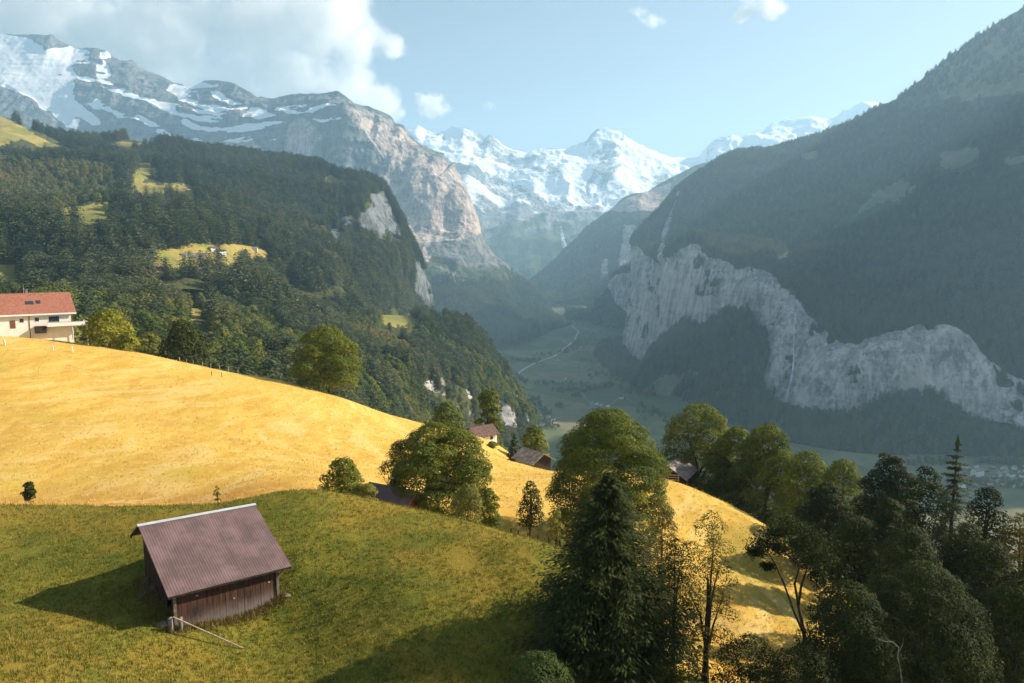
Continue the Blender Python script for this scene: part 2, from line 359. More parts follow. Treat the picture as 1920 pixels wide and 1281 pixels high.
stk = fbm(np.stack([(px * .9 + py * .3) / 90, (py - px * .28) / 9, px * 0], -1), 1., 4, .6, seed=16)
snow = np.maximum(snow, np.clip(.1 + .7 * stk, 0, .5) * sstep(262, 225, py) * sstep(650, 560, px))
d1 = fbm(G, (170, 170, 1500), 5, .55, ridged=True, seed=13); d2 = fbm(G, 1300, 4, seed=14); bed = fbm(G, (2500, 2500, 130), 4, .55, seed=15)
amp = 42 - 8 * wall
top = .25 + .75 * sstep(0, .1, rowf)
cols = np.ones(U); cols[-30:] = np.linspace(1, .1, 30)
d3 = fbm(G, (620, 620, 5000), 3, .45, ridged=True, seed=18)
sm = 1 - .75 * blur(snow, 3)
disp = (amp * d1 * top * sm + 105 * d3 * sstep(.02, .2, rowf) * sstep(480, 640, px) * (1 - .35 * wall) + 80 * d2 * sstep(0, .15, rowf) * (1 - .6 * wall) + 34 * bed * top * (1 - .5 * wall) * sm) * cols
G = G + N * disp[..., None] + np.array([0, 0, 1.]) * (fbm(G, (90, 90, 90), 3, ridged=True, seed=19) * 11 * cols * sstep(.10, .0, rowf))[..., None]
px, py = proj(G); w9 = (fbm(G, 110, 4, .6, seed=191), fbm(G, 110, 4, .6, seed=192)); hole = sstep(.12, .38, fbm(G, (260, 260, 50), 5, .6, seed=193)) * sstep(120, 170, px + .3 * py)
snow = np.maximum(painted(px, py, polyS, (w2[0] + w9[0], w2[1] + w9[1]), 6) * (1 - .85 * hole), np.clip(.1 + .7 * stk, 0, .5) * sstep(262, 225, py) * sstep(650, 560, px))
# lower scree and vegetation below the walls
veg = sstep(430, 520, py + 30 * w2[0] - .12 * (px - 800)) * sstep(690, 740, px)
rock = 1 - veg * .92
palep = [[(800, 540), (830, 600), (870, 580), (915, 585), (918, 570), (890, 530), (850, 500), (800, 470)]]
rock = np.maximum(rock, .42 * painted(px, py, palep, w2, 14)) 
rock = np.maximum(rock, painted(px, py, [[(925, 655), (935, 640), (915, 618), (908, 622)], [(780, 465), (800, 450), (812, 470), (800, 500), (790, 490)]], w2, 6))
G_A, veg_A = G, veg
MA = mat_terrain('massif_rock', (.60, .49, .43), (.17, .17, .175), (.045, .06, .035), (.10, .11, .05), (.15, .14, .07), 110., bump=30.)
pale = np.clip(blur(painted(px, py, [wallp, [(530, 300), (540, 235), (560, 222), (582, 230), (604, 262), (590, 272), (582, 300)], [(640, 200), (700, 205), (735, 225), (720, 290), (690, 255), (660, 232)], [(400, 270), (470, 262), (500, 285), (450, 300)], [(780, 460), (800, 445), (815, 470), (800, 500)], [(860, 560), (915, 585), (900, 545)]], w2, 8), 2) * (.85 + .6 * w2[1]), 0, 1)  # sunlit rock faces; outside them the rock colour is darkened as shade
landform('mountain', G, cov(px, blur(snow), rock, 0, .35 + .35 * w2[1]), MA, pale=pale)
SCAT['massif'] = (G, veg * sstep(500, 560, py + .1 * (px - 900) + 30 * w2[0]))

# ---- hazy hill right of the valley head
F0 = [(980, 545, 7000), (1020, 512, 7000), (1060, 472, 7000), (1080, 455, 7000), (1100, 432, 7000), (1128, 405, 7050), (1150, 390, 7100), (1172, 370, 7100), (1185, 364, 7100), (1215, 362, 7150), (1240, 345, 7200), (1260, 332, 7200), (1300, 312, 7300), (1420, 280, 7400)]
F1 = [(980, 549, 6700), (1040, 515, 6700), (1100, 470, 6600), (1150, 430, 6600), (1200, 400, 6600), (1300, 380, 6700), (1420, 350, 6800)]
F2 = [(980, 552, 6300), (1040, 545, 6200), (1100, 520, 6100), (1150, 500, 6100), (1200, 480, 6100), (1420, 460, 6300)]
F3 = [(980, 560, 6000), (1030, 572, 5700), (1090, 580, 5400), (1200, 600, 5300), (1420, 620, 5300)]
U = 220
G = loft([F0, F1, F2, F3], U, [36, 36, 36]); px, py = proj(G); N = normals(G)
d1 = fbm(G, (500, 500, 700), 5, .5, ridged=True, seed=21)
G = G + N * (60 * d1 * (.3 + .7 * sstep(0, .15, np.linspace(0, 1, len(G))[:, None])))[..., None]
w2 = (fbm(G, 300, 4, seed=22), fbm(G, 300, 4, seed=23))
rock = painted(px, py, [[(1172, 430), (1192, 430), (1190, 500), (1165, 505), (1165, 480)], [(1130, 495), (1142, 490), (1143, 522), (1128, 525)], [(1120, 398), (1260, 345), (1260, 400), (1180, 405)]], w2, 8)
landform('hillside', G, cov(px, 0, rock * .9, 0, .3 + .3 * w2[0]), MA)
SCAT['far_hill'] = (G, (1 - rock) * sstep(400, 440, py))
# the small cliff-topped spur in front of it
S0 = [(1118, 566, 5000), (1135, 548, 4900), (1145, 530, 4800), (1153, 513, 4700), (1170, 502, 4600), (1205, 488, 4600), (1300, 470, 4600)]
S1 = [(1120, 570, 4950), (1136, 554, 4850), (1146, 540, 4700), (1155, 524, 4600), (1172, 514, 4540), (1205, 502, 4500), (1300, 480, 4500)]
S2 = [(1110, 582, 4900), (1130, 574, 4800), (1147, 568, 4640), (1157, 575, 4540), (1175, 590, 4480), (1205, 600, 4450), (1300, 610, 4400)]
S3 = [(1058, 578, onfloor(1060, 578)), (1090, 592, onfloor(1, 592)), (1120, 602, onfloor(1, 602)), (1150, 610, onfloor(1, 610)), (1180, 618, onfloor(1, 618)), (1205, 622, onfloor(1, 622)), (1300, 640, 3900)]
G = loft([S0, S1, S2, S3], 120, [10, 26, 20]); px, py = proj(G); N = normals(G)
G = G + N * (25 * fbm(G, (160, 160, 400), 5, .55, ridged=True, seed=25))[..., None]
w2 = (fbm(G, 150, 3, seed=26), fbm(G, 150, 3, seed=27))
rock = painted(px, py, [[(1142, 532), (1156, 518), (1210, 500), (1210, 585), (1176, 584), (1160, 572), (1148, 560)]], w2, 4)
ME_ = mat_terrain('cliff_rock', (.58, .53, .52), (.14, .16, .17), (.04, .055, .03), (.12, .13, .07), (.2, .18, .11), 75., bump=22.)
landform('cliff_spur', G, cov(px, 0, rock, 0, .2), ME_)
SCAT['spur'] = (G, 1 - rock)

# ---- the mountain on the right: forested flank above a band of limestone cliffs
E0 = [(1216, 452, 4900), (1192, 448, 4600), (1193, 440, 4560), (1202, 428, 4550), (1212, 418, 4550), (1235, 394, 4550), (1256, 372, 4560), (1266, 358, 4570), (1282, 342, 4600), (1310, 324, 4650), (1340, 303, 4700), (1362, 291, 4720), (1378, 283, 4740), (1400, 283, 4760), (1420, 280, 4760), (1436, 284, 4760), (1452, 278, 4750), (1480, 268, 4700), (1505, 261, 4680), (1530, 254, 4650), (1560, 243, 4600), (1600, 224, 4550), (1640, 204, 4500),
      (1680, 186, 4450), (1710, 163, 4400), (1740, 138, 4350), (1765, 118, 4300), (1780, 102, 4250), (1800, 93, 4200), (1820, 74, 4150), (1848, 58, 4100), (1870, 43, 4050), (1900, 24, 4000), (1925, 12, 3950), (2000, -35, 3800), (2070, -45, 3650), (2160, 40, 3500), (2240, 30, 3350), (2340, -210, 3200), (2480, -280, 3050), (2620, -250, 2950), (2800, -420, 2700), (3050, -620, 2400), (3250, -560, 2200), (3500, 100, 2000)]  # unseen right end: peaks and notch shaped to throw shadow and shafts
E1 = [(1218, 458, 4850), (1193, 453, 4520), (1200, 442, 4460), (1232, 425, 4350), (1270, 400, 4250), (1330, 370, 4150), (1400, 350, 4050), (1500, 340, 3900), (1600, 310, 3800), (1700, 280, 3650), (1800, 240, 3450), (1925, 180, 3250), (2120, 130, 2900), (2400, 110, 2600), (2700, 120, 2450), (3100, -120, 2000), (3500, 250, 1800)]
E2 = [(1217, 463, 4800), (1192, 456, 4460), (1204, 456, 4380), (1225, 462, 4250), (1262, 452, 4000), (1330, 445, 3650), (1420, 440, 3350), (1520, 460, 3100), (1620, 490, 2850), (1720, 490, 2700), (1820, 470, 2550), (1925, 450, 2450), (2120, 430, 2200), (2400, 420, 2000), (2700, 420, 1850), (3500, 430, 1450)]
E3 = [(1216, 468, 4700), (1191, 460, 4200), (1202, 468, 3950), (1220, 486, 3650), (1238, 492, 3350), (1266, 488, 3080), (1300, 480, 2900), (1325, 492, 2810), (1345, 502, 2730), (1380, 515, 2640), (1432, 519, 2510), (1452, 543, 2450), (1470, 560, 2400), (1491, 581, 2340), (1500, 601, 2300), (1540, 630, 2210), (1580, 654, 2130), (1612, 663, 2090), (1640, 648, 2070), (1658, 640, 2060), (1700, 635, 2040), (1740, 626, 2020), (1770, 623, 2000), (1796, 636, 1990), (1812, 655, 1980), (1840, 680, 1950), (1880, 703, 1920), (1925, 728, 1880), (2120, 745, 1750), (2400, 740, 1600), (2700, 700, 1500), (3500, 700, 1250)]
E4 = [(1200, 640, 4500), (1172, 640, 3750), (1176, 650, 3600), (1186, 664, 3430), (1205, 682, 3220), (1230, 694, 3030), (1258, 684, 2890), (1284, 645, 2790), (1306, 615, 2720), (1335, 624, 2640), (1360, 606, 2570), (1385, 590, 2510), (1406, 592, 2450), (1418, 612, 2390), (1410, 650, 2330), (1403, 690, 2280), (1412, 730, 2220), (1436, 762, 2150), (1460, 786, 2090), (1500, 794, 2040), (1545, 797, 2000), (1590, 790, 1985), (1635, 770, 1965), (1660, 756, 1955), (1700, 750, 1940), (1740, 744, 1930), (1775, 760, 1910), (1810, 772, 1890), (1850, 782, 1860), (1900, 794, 1820), (1930, 806, 1790), (2120, 850, 1650), (2400, 880, 1510), (2700, 860, 1410), (3500, 850, 1180)]
E4 = [(a, b + (11 if a < 1460 else 6), d) for a, b, d in E4]
fp = [(1150, 641), (1118, 648), (1112, 668), (1130, 690), (1160, 712), (1200, 735), (1250, 742), (1280, 752), (1300, 775), (1340, 795), (1400, 815), (1460, 830), (1520, 840), (1600, 850), (1680, 856), (1760, 858), (1840, 862), (1925, 868), (2120, 890), (2400, 920), (2700, 930), (3500, 935)]
E5 = [(a, b, onfloor(a, b)) for a, b in fp]
U = 900
G = loft([E0, E1, E2, E3, E4, E5], U, [60, 60, 60, 70, 50]); px, py = proj(G); N = normals(G)
vrow = np.concatenate([np.linspace(i, i + 1, n, endpoint=False) for i, n in enumerate([60, 60, 60, 70, 50])] + [[5]])[:, None]
w2 = (fbm(G, 150, 5, seed=31), fbm(G, 150, 5, seed=32)); w3 = fbm(G, (60, 60, 110), 4, .6, seed=39)
cliffm = (sstep(2.93, 3.03, vrow + .10 * w2[0]) * sstep(4.06, 3.96, vrow + .12 * w2[1])) * np.ones(px.shape)
colf = np.ones(U); colf[:6] = 0
d1 = fbm(G, (42, 42, 500), 5, .6, ridged=True, seed=33); d2 = fbm(G, (190, 190, 2500), 4, .5, ridged=True, seed=34); d3 = fbm(G, 900, 4, .5, seed=35)
disp = cliffm * (10 * d1 + 26 * d2) + (1 - cliffm) * (60 * d3 + 24 * d2 + 55 * fbm(G, (420, 420, 900), 4, .5, ridged=True, seed=38)) * sstep(0, .5, vrow) * sstep(5, 4.5, vrow)
G = G + N * (disp * colf)[..., None] + np.array([0, 0, 1.]) * (fbm(G, 45, 3, seed=36) * 7 * (vrow < .3))[..., None]
px, py = proj(G)
extra = painted(px, py, [[(1240, 440), (1268, 368), (1262, 362), (1275, 352), (1262, 410), (1246, 470), (1240, 488), (1228, 486)]], w2, 5)
gully = painted(px, py, [[(1330, 500), (1352, 520), (1340, 540), (1318, 538)], [(1300, 545), (1330, 548), (1345, 556), (1310, 560)], [(1372, 512), (1382, 530), (1374, 600), (1362, 600), (1366, 550)],
                         [(1395, 560), (1420, 552), (1424, 575), (1400, 590), (1390, 612)], [(1466, 668), (1486, 662), (1490, 700), (1470, 715), (1452, 700)],
                         [(1790, 650), (1806, 640), (1815, 668), (1805, 735), (1796, 700)], [(1745, 712), (1768, 690), (1770, 695), (1752, 722), (1740, 735), (1736, 728)]], w2, 9)
cliffm = np.clip(cliffm * (1 - .85 * sstep(.30, .48, w3) * sstep(4.2, 3.4, vrow)), 0, 1)
rock = np.clip(np.maximum(cliffm * (1.0 - blur(gully, 2) * np.clip(.5 + .8 * w3, 0, .9)), extra * .9), 0, 1)
mead = painted(px, py, [[(1765, 285), (1835, 275), (1835, 300), (1790, 318), (1762, 312)], [(1880, 298), (1930, 285), (1930, 300), (1885, 312)], [(1800, 170), (1900, 155), (1930, 150), (1930, 165), (1850, 185), (1800, 190)],
                         [(1640, 355), (1690, 335), (1720, 345), (1680, 372), (1640, 385), (1600, 410), (1610, 385)], [(1500, 288), (1530, 283), (1530, 300), (1508, 302)], [(1485, 322), (1500, 320), (1498, 330)], [(1460, 480), (1480, 470), (1470, 490)]], w2, 12)
alp = sstep(215, 150, py + .18 * (1920 - px) * 0 + 25 * w2[0]) * sstep(1650, 1750, px) + sstep(.18, .02, vrow) * sstep(1430, 1500, px)
mead = np.maximum(mead * .8, np.clip(alp, 0, 1) * .75)
foot = sstep(4.86, 4.98, vrow + .1 * w2[0]); mead = np.maximum(mead, foot * np.ones(px.shape))
mead = np.maximum(mead, painted(px, py, [[(1180, 745), (1240, 705), (1300, 690), (1310, 700), (1260, 730), (1260, 760), (1200, 770)]], w2, 6))
landform('mountainside', G, cov(px, 0, rock, mead, .12 + .2 * w2[0]), ME_)
SCAT['right'] = (G, np.clip(1 - rock * 1.2 - mead * .95, 0, 1) * np.clip(1.0 + .5 * w2[1], .2, 1))
G_E, N_E = G, normals(G)

# ---- upper hillside on the left: forest with alpine meadows, ending in the dark bluff
C0 = [(-160, 200, 2500), (-60, 205, 2500), (0, 218, 2550), (30, 226, 2550), (60, 246, 2580), (80, 260, 2600), (110, 270, 2620), (150, 273, 2650), (185, 272, 2680), (220, 268, 2700), (260, 266, 2700), (300, 274, 2720), (350, 280, 2750), (400, 288, 2780), (450, 296, 2800), (500, 300, 2800), (560, 305, 2800), (600, 313, 2800), (628, 326, 2790), (640, 340, 2780), (662, 345, 2760), (690, 344, 2740), (710, 355, 2720), (728, 380, 2680), (740, 418, 2640), (750, 444, 2610), (760, 468, 2580), (774, 486, 2560), (788, 506, 2540), (798, 534, 2520), (810, 566, 2480), (824, 596, 2450), (840, 646, 2400)]
C1 = [(-160, 300, 1950), (0, 300, 1950), (120, 320, 2000), (220, 330, 2050), (320, 335, 2150), (420, 345, 2250), (520, 350, 2330), (620, 365, 2380), (690, 385, 2360), (725, 440, 2380), (748, 492, 2360), (768, 542, 2340), (782, 602, 2310), (798, 662, 2260)]
C2r = [(-160, 390, 1350), (0, 385, 1350), (150, 395, 1400), (280, 395, 1550), (400, 410, 1650), (520, 440, 1750), (620, 470, 1850), (700, 510, 1950), (738, 560, 2060), (758, 620, 2010), (772, 690, 1960)]
C3 = [(-160, 480, 900), (0, 480, 900), (200, 490, 1000), (360, 500, 1100), (500, 530, 1250), (620, 580, 1350), (720, 640, 1450), (770, 720, 1500)]
C4 = [(-160, 560, 650), (200, 580, 700), (400, 610, 800), (560, 660, 950), (680, 720, 1100), (750, 790, 1200)]
U = 460
G = loft([C0, C1, C2r, C3, C4], U, [50, 55, 55, 40]); px, py = proj(G); N = normals(G)
vr = np.linspace(0, 1, len(G))[:, None]
w2 = (fbm(G, 120, 4, seed=41), fbm(G, 120, 4, seed=42))
d2 = fbm(G, (420, 420, 420), 4, .5, ridged=True, seed=43)
bluff = blur(painted(px, py, [[(700, 345), (725, 365), (760, 450), (800, 505), (830, 590), (760, 560), (690, 480), (640, 430), (650, 380)]], w2, 20), 3)
cf = np.ones(U); cf[-90:] = np.linspace(1, .12, 90)
G = G + N * ((62 * d2 * cf * sstep(0, .12, vr) + 22 * bluff * fbm(G, (60, 60, 240), 4, .5, ridged=True, seed=44)))[..., None]
px, py = proj(G)
rock = painted(px, py, [[(690, 365), (722, 358), (735, 385), (752, 430), (750, 450), (735, 440), (728, 425), (715, 450), (705, 430), (690, 425), (672, 420), (680, 395), (698, 385)], [(632, 412), (650, 403), (672, 412), (668, 422), (645, 424)],
     [(612, 425), (622, 420), (640, 440), (640, 455), (626, 448)], [(640, 455), (665, 465), (672, 478), (655, 475)], [(735, 450), (752, 440), (757, 455), (752, 462)], [(728, 480), (742, 490), (756, 500), (745, 502)],
     [(777, 490), (786, 488), (798, 505), (812, 535), (826, 565), (834, 588), (815, 582), (795, 570), (780, 568), (774, 540), (786, 530)], [(728, 550), (740, 546), (745, 562), (732, 566)]], w2, 9)
mead = painted(px, py, [[(112, 392), (150, 385), (208, 378), (212, 388), (195, 400), (205, 410), (165, 422), (125, 415)], [(248, 325), (262, 305), (285, 308), (300, 322), (280, 330), (262, 345), (245, 350)], [(240, 362), (262, 342), (300, 346), (325, 342), (362, 350), (370, 372), (355, 378), (340, 358), (310, 362), (300, 374), (270, 372)],
     [(295, 385), (320, 390), (332, 396), (305, 400)], [(330, 470), (352, 452), (395, 458), (420, 468), (400, 490), (350, 500), (285, 500), (288, 470)], [(405, 465), (420, 455), (470, 462), (502, 468), (495, 490), (460, 480), (445, 492), (400, 500), (350, 506), (290, 510), (280, 515), (275, 500)],
     [(600, 340), (620, 328), (638, 335), (620, 345)], [(-200, 190), (0, 216), (50, 240), (90, 265), (125, 278), (90, 280), (40, 262), (0, 275), (-200, 270)], [(180, 272), (230, 266), (262, 265), (270, 272), (240, 276), (190, 284)],
     [(-10, 400), (25, 402), (20, 412), (-10, 416)], [(0, 490), (30, 500), (50, 520), (48, 545), (0, 560), (-100, 560), (-100, 480)]], w2, 4)
mead *= (1 - .55 * sstep(240, 275, py) * sstep(130, 60, px) * sstep(300, 250, py) * (w2[0] > .1))
MC = mat_terrain('forest_floor', (.42, .4, .39), (.1, .11, .115), (.025, .03, .013), (.2, .2, .05), (.32, .25, .07), 70., bump=8.)
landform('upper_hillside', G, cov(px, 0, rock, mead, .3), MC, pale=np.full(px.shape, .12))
SCAT['upper'] = (G, np.clip(1 - rock * .85 - mead * 1.2, 0, 1))
SCAT['upper_low'] = None

# ---- lower wooded terrace in front of it, with its own rock face
L0 = [(-160, 475, 1050), (0, 478, 1020), (150, 500, 1000), (300, 525, 1030), (400, 545, 1080), (550, 560, 1250), (700, 590, 1400), (780, 592, 1450), (830, 594, 1480), (880, 607, 1460), (905, 632, 1420), (925, 662, 1390), (940, 689, 1370), (952, 712, 1350), (966, 738, 1330), (978, 762, 1310), (990, 790, 1290), (1010, 835, 1260)]
L1 = [(-160, 540, 600), (150, 575, 620), (400, 612, 660), (550, 642, 760), (700, 667, 900), (820, 690, 1050), (880, 692, 1130), (920, 702, 1200), (950, 727, 1240), (970, 757, 1245), (993, 797, 1245), (1010, 838, 1240)]
L2 = [(-160, 592, 390), (150, 622, 380), (400, 662, 410), (550, 692, 470), (680, 700, 640), (780, 703, 850), (835, 710, 960), (880, 716, 1050), (920, 722, 1110), (945, 742, 1150), (968, 768, 1180), (994, 803, 1205), (1010, 842, 1210)]
L3 = [(-160, 690, 240), (150, 705, 250), (400, 745, 290), (550, 780, 340), (680, 800, 500), (790, 770, 760), (835, 780, 880), (880, 790, 980), (920, 800, 1050), (945, 810, 1100), (970, 815, 1150), (996, 830, 1180), (1010, 848, 1200)]
L4 = [(-160, 720, 225), (150, 740, 235), (400, 790, 265), (550, 830, 300), (680, 860, 420), (790, 850, 640), (880, 880, 820), (945, 890, 950), (996, 890, 1080), (1010, 892, 1150)]
U = 420
G = loft([L0, L1, L2, L3, L4], U, [50, 46, 46, 20]); px, py = proj(G); N = normals(G)
vr = np.linspace(0, 1, len(G))[:, None]
w2 = (fbm(G, 50, 4, seed=51), fbm(G, 50, 4, seed=52))
rockp = [[(785, 706), (810, 712), (832, 706), (850, 722), (868, 716), (885, 735), (890, 770), (880, 790), (860, 770), (845, 745), (820, 740), (795, 725)], [(910, 705), (925, 698), (930, 722), (920, 735), (908, 722)], [(918, 752), (940, 750), (962, 768), (975, 800), (960, 808), (935, 790), (918, 775)], [(940, 690), (962, 720), (985, 770), (995, 800), (980, 795), (960, 750), (945, 725)]]
rock = painted(px, py, rockp, w2, 7)
rk = blur(rock, 3)
G = G + N * ((16 * fbm(G, 160, 4, .5, seed=53) * sstep(0, .15, vr) + 16 * rk * fbm(G, (26, 26, 90), 4, .6, ridged=True, seed=54)))[..., None]
px, py = proj(G); rock = painted(px, py, rockp, w2, 7)
rock = np.clip(rock * np.clip(.8 + 1.2 * fbm(G, (35, 35, 60), 3, seed=55), 0, 1), 0, 1)
mead = painted(px, py, [[(528, 522), (560, 540), (590, 548), (640, 530), (660, 545), (620, 566), (575, 562), (540, 545)], [(705, 600), (730, 575), (760, 582), (790, 605), (770, 616), (730, 612)], [(340, 580), (400, 575), (398, 598), (350, 600)], [(480, 632), (540, 628), (530, 645), (490, 648)], [(0, 500), (60, 520), (150, 520), (140, 550), (60, 560), (-100, 560)]], w2, 3)
landform('wooded_terrace', G, cov(px, 0, rock * .95, mead, .35), MC)
SCAT['lower'] = (G, np.clip(1 - rock * .8 - mead * 1.3, 0, 1))
G_L = G

# ---- valley floor, river and lanes
t = NT('valley_grass'); p = t.pos(); vz = t.n('ShaderNodeTexVoronoi', feature='F1'); t.put(vz.inputs['Vector'], t.mapping(p, (1 / 210, 1 / 330, 0), rot=(0, 0, .35))); vz.inputs['Randomness'].default_value = .85; vz.inputs['Scale'].default_value = 1
sx = t.sep(vz.outputs['Color'])[0]
c = t.mix(t.ss(sx, .2, .45), (.1, .13, .055), (.16, .175, .08)); c = t.mix(t.ss(sx, .5, .8), c, (.2, .175, .1))
c = t.mix(t.math('MULTIPLY', t.ss(t.noise(p, .02, 6), .4, .65), .4), c, (.06, .08, .03))
MV = t.surf(t.pbsdf(c, .95, .1))
xs = np.linspace(-8900, 8900, 90); ys = np.linspace(-280, 14500, 90)
X, Y = np.meshgrid(xs, ys); P = np.stack([X, Y, np.full(X.shape, ZF)], -1)
tag(obj('ground', np_mesh('ground', P.reshape(-1, 3), gridfaces(90, 90)[:, ::-1], MV)), kind='structure')
def strip(name, pts, width, z, mat):
    P = np.array([W(a, b, onfloor(a, b)) for a, b in pts]); P[:, 2] = ZF + z
    s = np.concatenate([[0], np.cumsum(np.linalg.norm(np.diff(P, axis=0), axis=1))]); tt = np.linspace(0, s[-1], 80)
    Q = np.stack([np.interp(tt, s, P[:, i]) for i in range(3)], 1); T = np.gradient(Q, axis=0); T /= np.linalg.norm(T, axis=1, keepdims=True)
    nn = np.stack([-T[:, 1], T[:, 0], T[:, 2] * 0], 1); wd = width * (1 + .25 * np.sin(tt / 40))[:, None]
    V = np.stack([Q - nn * wd / 2, Q + nn * wd / 2], 1)
    return tag(obj(name, np_mesh(name, V.reshape(-1, 3), gridfaces(80, 2)[:, ::-1], mat)), kind='structure')
M['water'] = mat_plain('river_water', (.2, .25, .27), .35, .3, .05, .5)
M['lane'] = mat_plain('lane_gravel', (.17, .165, .15), .9, .15, .1)
strip('river', [(1010, 800), (1000, 778), (992, 758), (985, 742), (975, 728), (968, 715), (972, 700), (985, 690), (1000, 682), (1040, 668), (1075, 640), (1085, 622), (1060, 600), (1035, 575)], 11, .1, M['water'])
strip('road', [(1120, 770), (1100, 750), (1090, 735), (1060, 728), (1010, 715), (1020, 690), (1050, 675), (1075, 655), (1110, 625), (1098, 600)], 5, .06, M['lane'])
strip('path', [(1195, 758), (1165, 742), (1150, 755), (1130, 765)], 5, .08, M['lane'])
strip('lane', [(1700, 868), (1780, 880), (1850, 892), (1930, 905)], 6, .07, M['lane'])

# ---- near meadow: a green knoll in front of the dry yellow hill; thin-plate surface through surveyed points
near = [(0, 1281, 34), (300, 1281, 39), (700, 1281, 41), (1000, 1281, 42), (300, 1230, 42.5), (-250, 1150, 44), (-250, 1281, 34), (320, 1187, 45), (525, 1168, 49.2), (150, 1100, 51), (560, 1060, 53), (800, 1120, 49), (0, 1020, 57), (1000, 1180, 47), (250, 960, 63), (700, 1000, 58), (900, 1060, 54),
        (-250, 955, 62), (0, 954, 62), (250, 950, 65), (400, 945, 67), (480, 931, 67), (520, 923, 67), (560, 919, 67), (620, 922, 67), (700, 936, 66), (790, 957, 64), (880, 981, 62), (980, 1008, 60), (1060, 1032, 58),
        (0, 945, 86), (-250, 945, 86), (300, 940, 85), (450, 925, 84), (590, 905, 88), (0, 860, 104), (0, 790, 125), (0, 700, 147), (0, 641, 165), (-250, 630, 165), (-250, 780, 125), (130, 652, 168), (270, 668, 172), (400, 693, 175), (550, 719, 176), (650, 752, 172), (750, 797, 165), (830, 826, 155), (920, 862, 140),
        (350, 880, 99), (400, 800, 130), (200, 740, 145), (600, 830, 128), (700, 870, 112), (600, 880, 100), (960, 885, 126), (940, 960, 92), (1020, 890, 126), (1130, 880, 124), (1260, 903, 120), (1440, 988, 105), (1530, 1092, 90), (1400, 1150, 74), (1300, 1050, 86), (1150, 1000, 90), (1400, 1060, 90), (1250, 1200, 68), (1500, 1200, 70)]
pts = [tuple(W(*q)) for q in near]
for q in [(0, 74, -27.2), (300, 76, -28.5), (600, 77, -28.8), (800, 74, -30.5), (-250, 74, -27), (1000, 70, -32), (1150, 62, -33)]:
    pts.append((*W(q[0], 640, q[1])[:2], q[2]))
for px_, d_, z_ in [(-250, 235, -34), (50, 240, -38), (270, 230, -42), (420, 235, -52), (550, 235, -62), (650, 230, -66), (750, 225, -70), (920, 240, -82), (1100, 180, -72), (1260, 165, -66), (1440, 150, -68), (1600, 120, -64), (1750, 100, -62), (2050, 80, -58), (1750, 62, -44), (1600, 60, -40), (1950, 55, -40), (1100, 42, -28), (1400, 44, -30), (1750, 40, -30), (2100, 36, -30),
                    (300, 30, -25), (1000, 28, -25), (-300, 26, -22), (2000, 24, -25), (0, 300, -60), (500, 300, -95), (1000, 300, -115), (1500, 260, -125), (2100, 160, -105), (-300, 300, -50)]:
    pts.append((*W(px_, 640, d_)[:2], z_))
for q in [(900, 826, 200), (945, 842, 182), (995, 876, 150), (870, 818, 195)]: pts.append(tuple(W(*q)))
pts = np.array(pts)
def tps_fit(P, lam):
    X = P[:, :2] / 100; r = np.linalg.norm(X[:, None] - X[None], axis=-1); K = np.where(r > 0, r * r * np.log(r + 1e-12), 0) + lam * np.eye(len(X))
    A = np.concatenate([np.ones((len(X), 1)), X], 1); n = len(X)
    S = np.block([[K, A], [A.T, np.zeros((3, 3))]]); return X, np.linalg.solve(S, np.concatenate([P[:, 2], np.zeros(3)]))
TX, TW = tps_fit(pts, 2e-4)
def ground_base(x, y):
    Q = np.stack([np.asarray(x, float), np.asarray(y, float)], -1) / 100; sh = Q.shape[:-1]; Q = Q.reshape(-1, 2)
    out = np.empty(len(Q))
    for i in range(0, len(Q), 20000):
        r = np.linalg.norm(Q[i:i + 20000, None] - TX[None], axis=-1)
        out[i:i + 20000] = np.where(r > 0, r * r * np.log(r + 1e-12), 0) @ TW[:-3] + TW[-3] + Q[i:i + 20000] @ TW[-2:]
    return out.reshape(sh)
CREST = [(-400, 62), (0, 65.5), (250, 69), (480, 71), (560, 71), (700, 70), (880, 66), (1060, 61), (1150, 56), (1300, 47), (1500, 44)]
def yellowness(x, y):
    px_ = 960 + F * x / (y * .955)
    return sstep(-1.2, 1.2, y - lerp1(px_, CREST))
def ground_z(x, y):
    x = np.asarray(x, float); y = np.asarray(y, float); P = np.stack([x, y, x * 0], -1)
    return ground_base(x, y) + .16 * fbm(P, 5., 3, seed=61) + .3 * fbm(P, 17., 3, seed=62) * sstep(40, 80, y)
a = np.linspace(-1.25, 1.35, 520); ds = np.exp(np.linspace(math.log(24), math.log(300), 380))
A_, D_ = np.meshgrid(a, ds); X = A_ * D_; Y = D_
Z = ground_z(X, Y); P = np.stack([X, Y, Z], -1)
Yl = yellowness(X, Y)
t = NT('meadow_grass'); p = t.pos(); yl = t.attr('dry').outputs['Fac']
n0 = t.noise(p, .09, 5, .6); n1 = t.noise(p, .55, 6, .65); n2 = t.noise(p, 3.2, 5, .7); n3 = t.noise(t.mapping(p, (1, .5, 1), rot=(0, 0, .5)), .22, 6, .65, .6); n4 = t.noise(p, 11., 3, .7)
g = t.mix(t.ss(n1, .35, .66), (.10, .122, .018), (.205, .18, .026)); g = t.mix(t.math('MULTIPLY', t.ss(n0, .44, .62), .85), g, (.28, .185, .03)); g = t.mix(t.math('MULTIPLY', t.ss(n2, .5, .7), .6), g, (.34, .26, .055)); g = t.mix(t.math('MULTIPLY', t.ss(n4, .48, .68), .5), g, (.055, .075, .014))
xr = t.n('ShaderNodeSeparateXYZ'); t.put(xr.inputs[0], p); rt = t.ss(xr.outputs[0], 5., 40.)
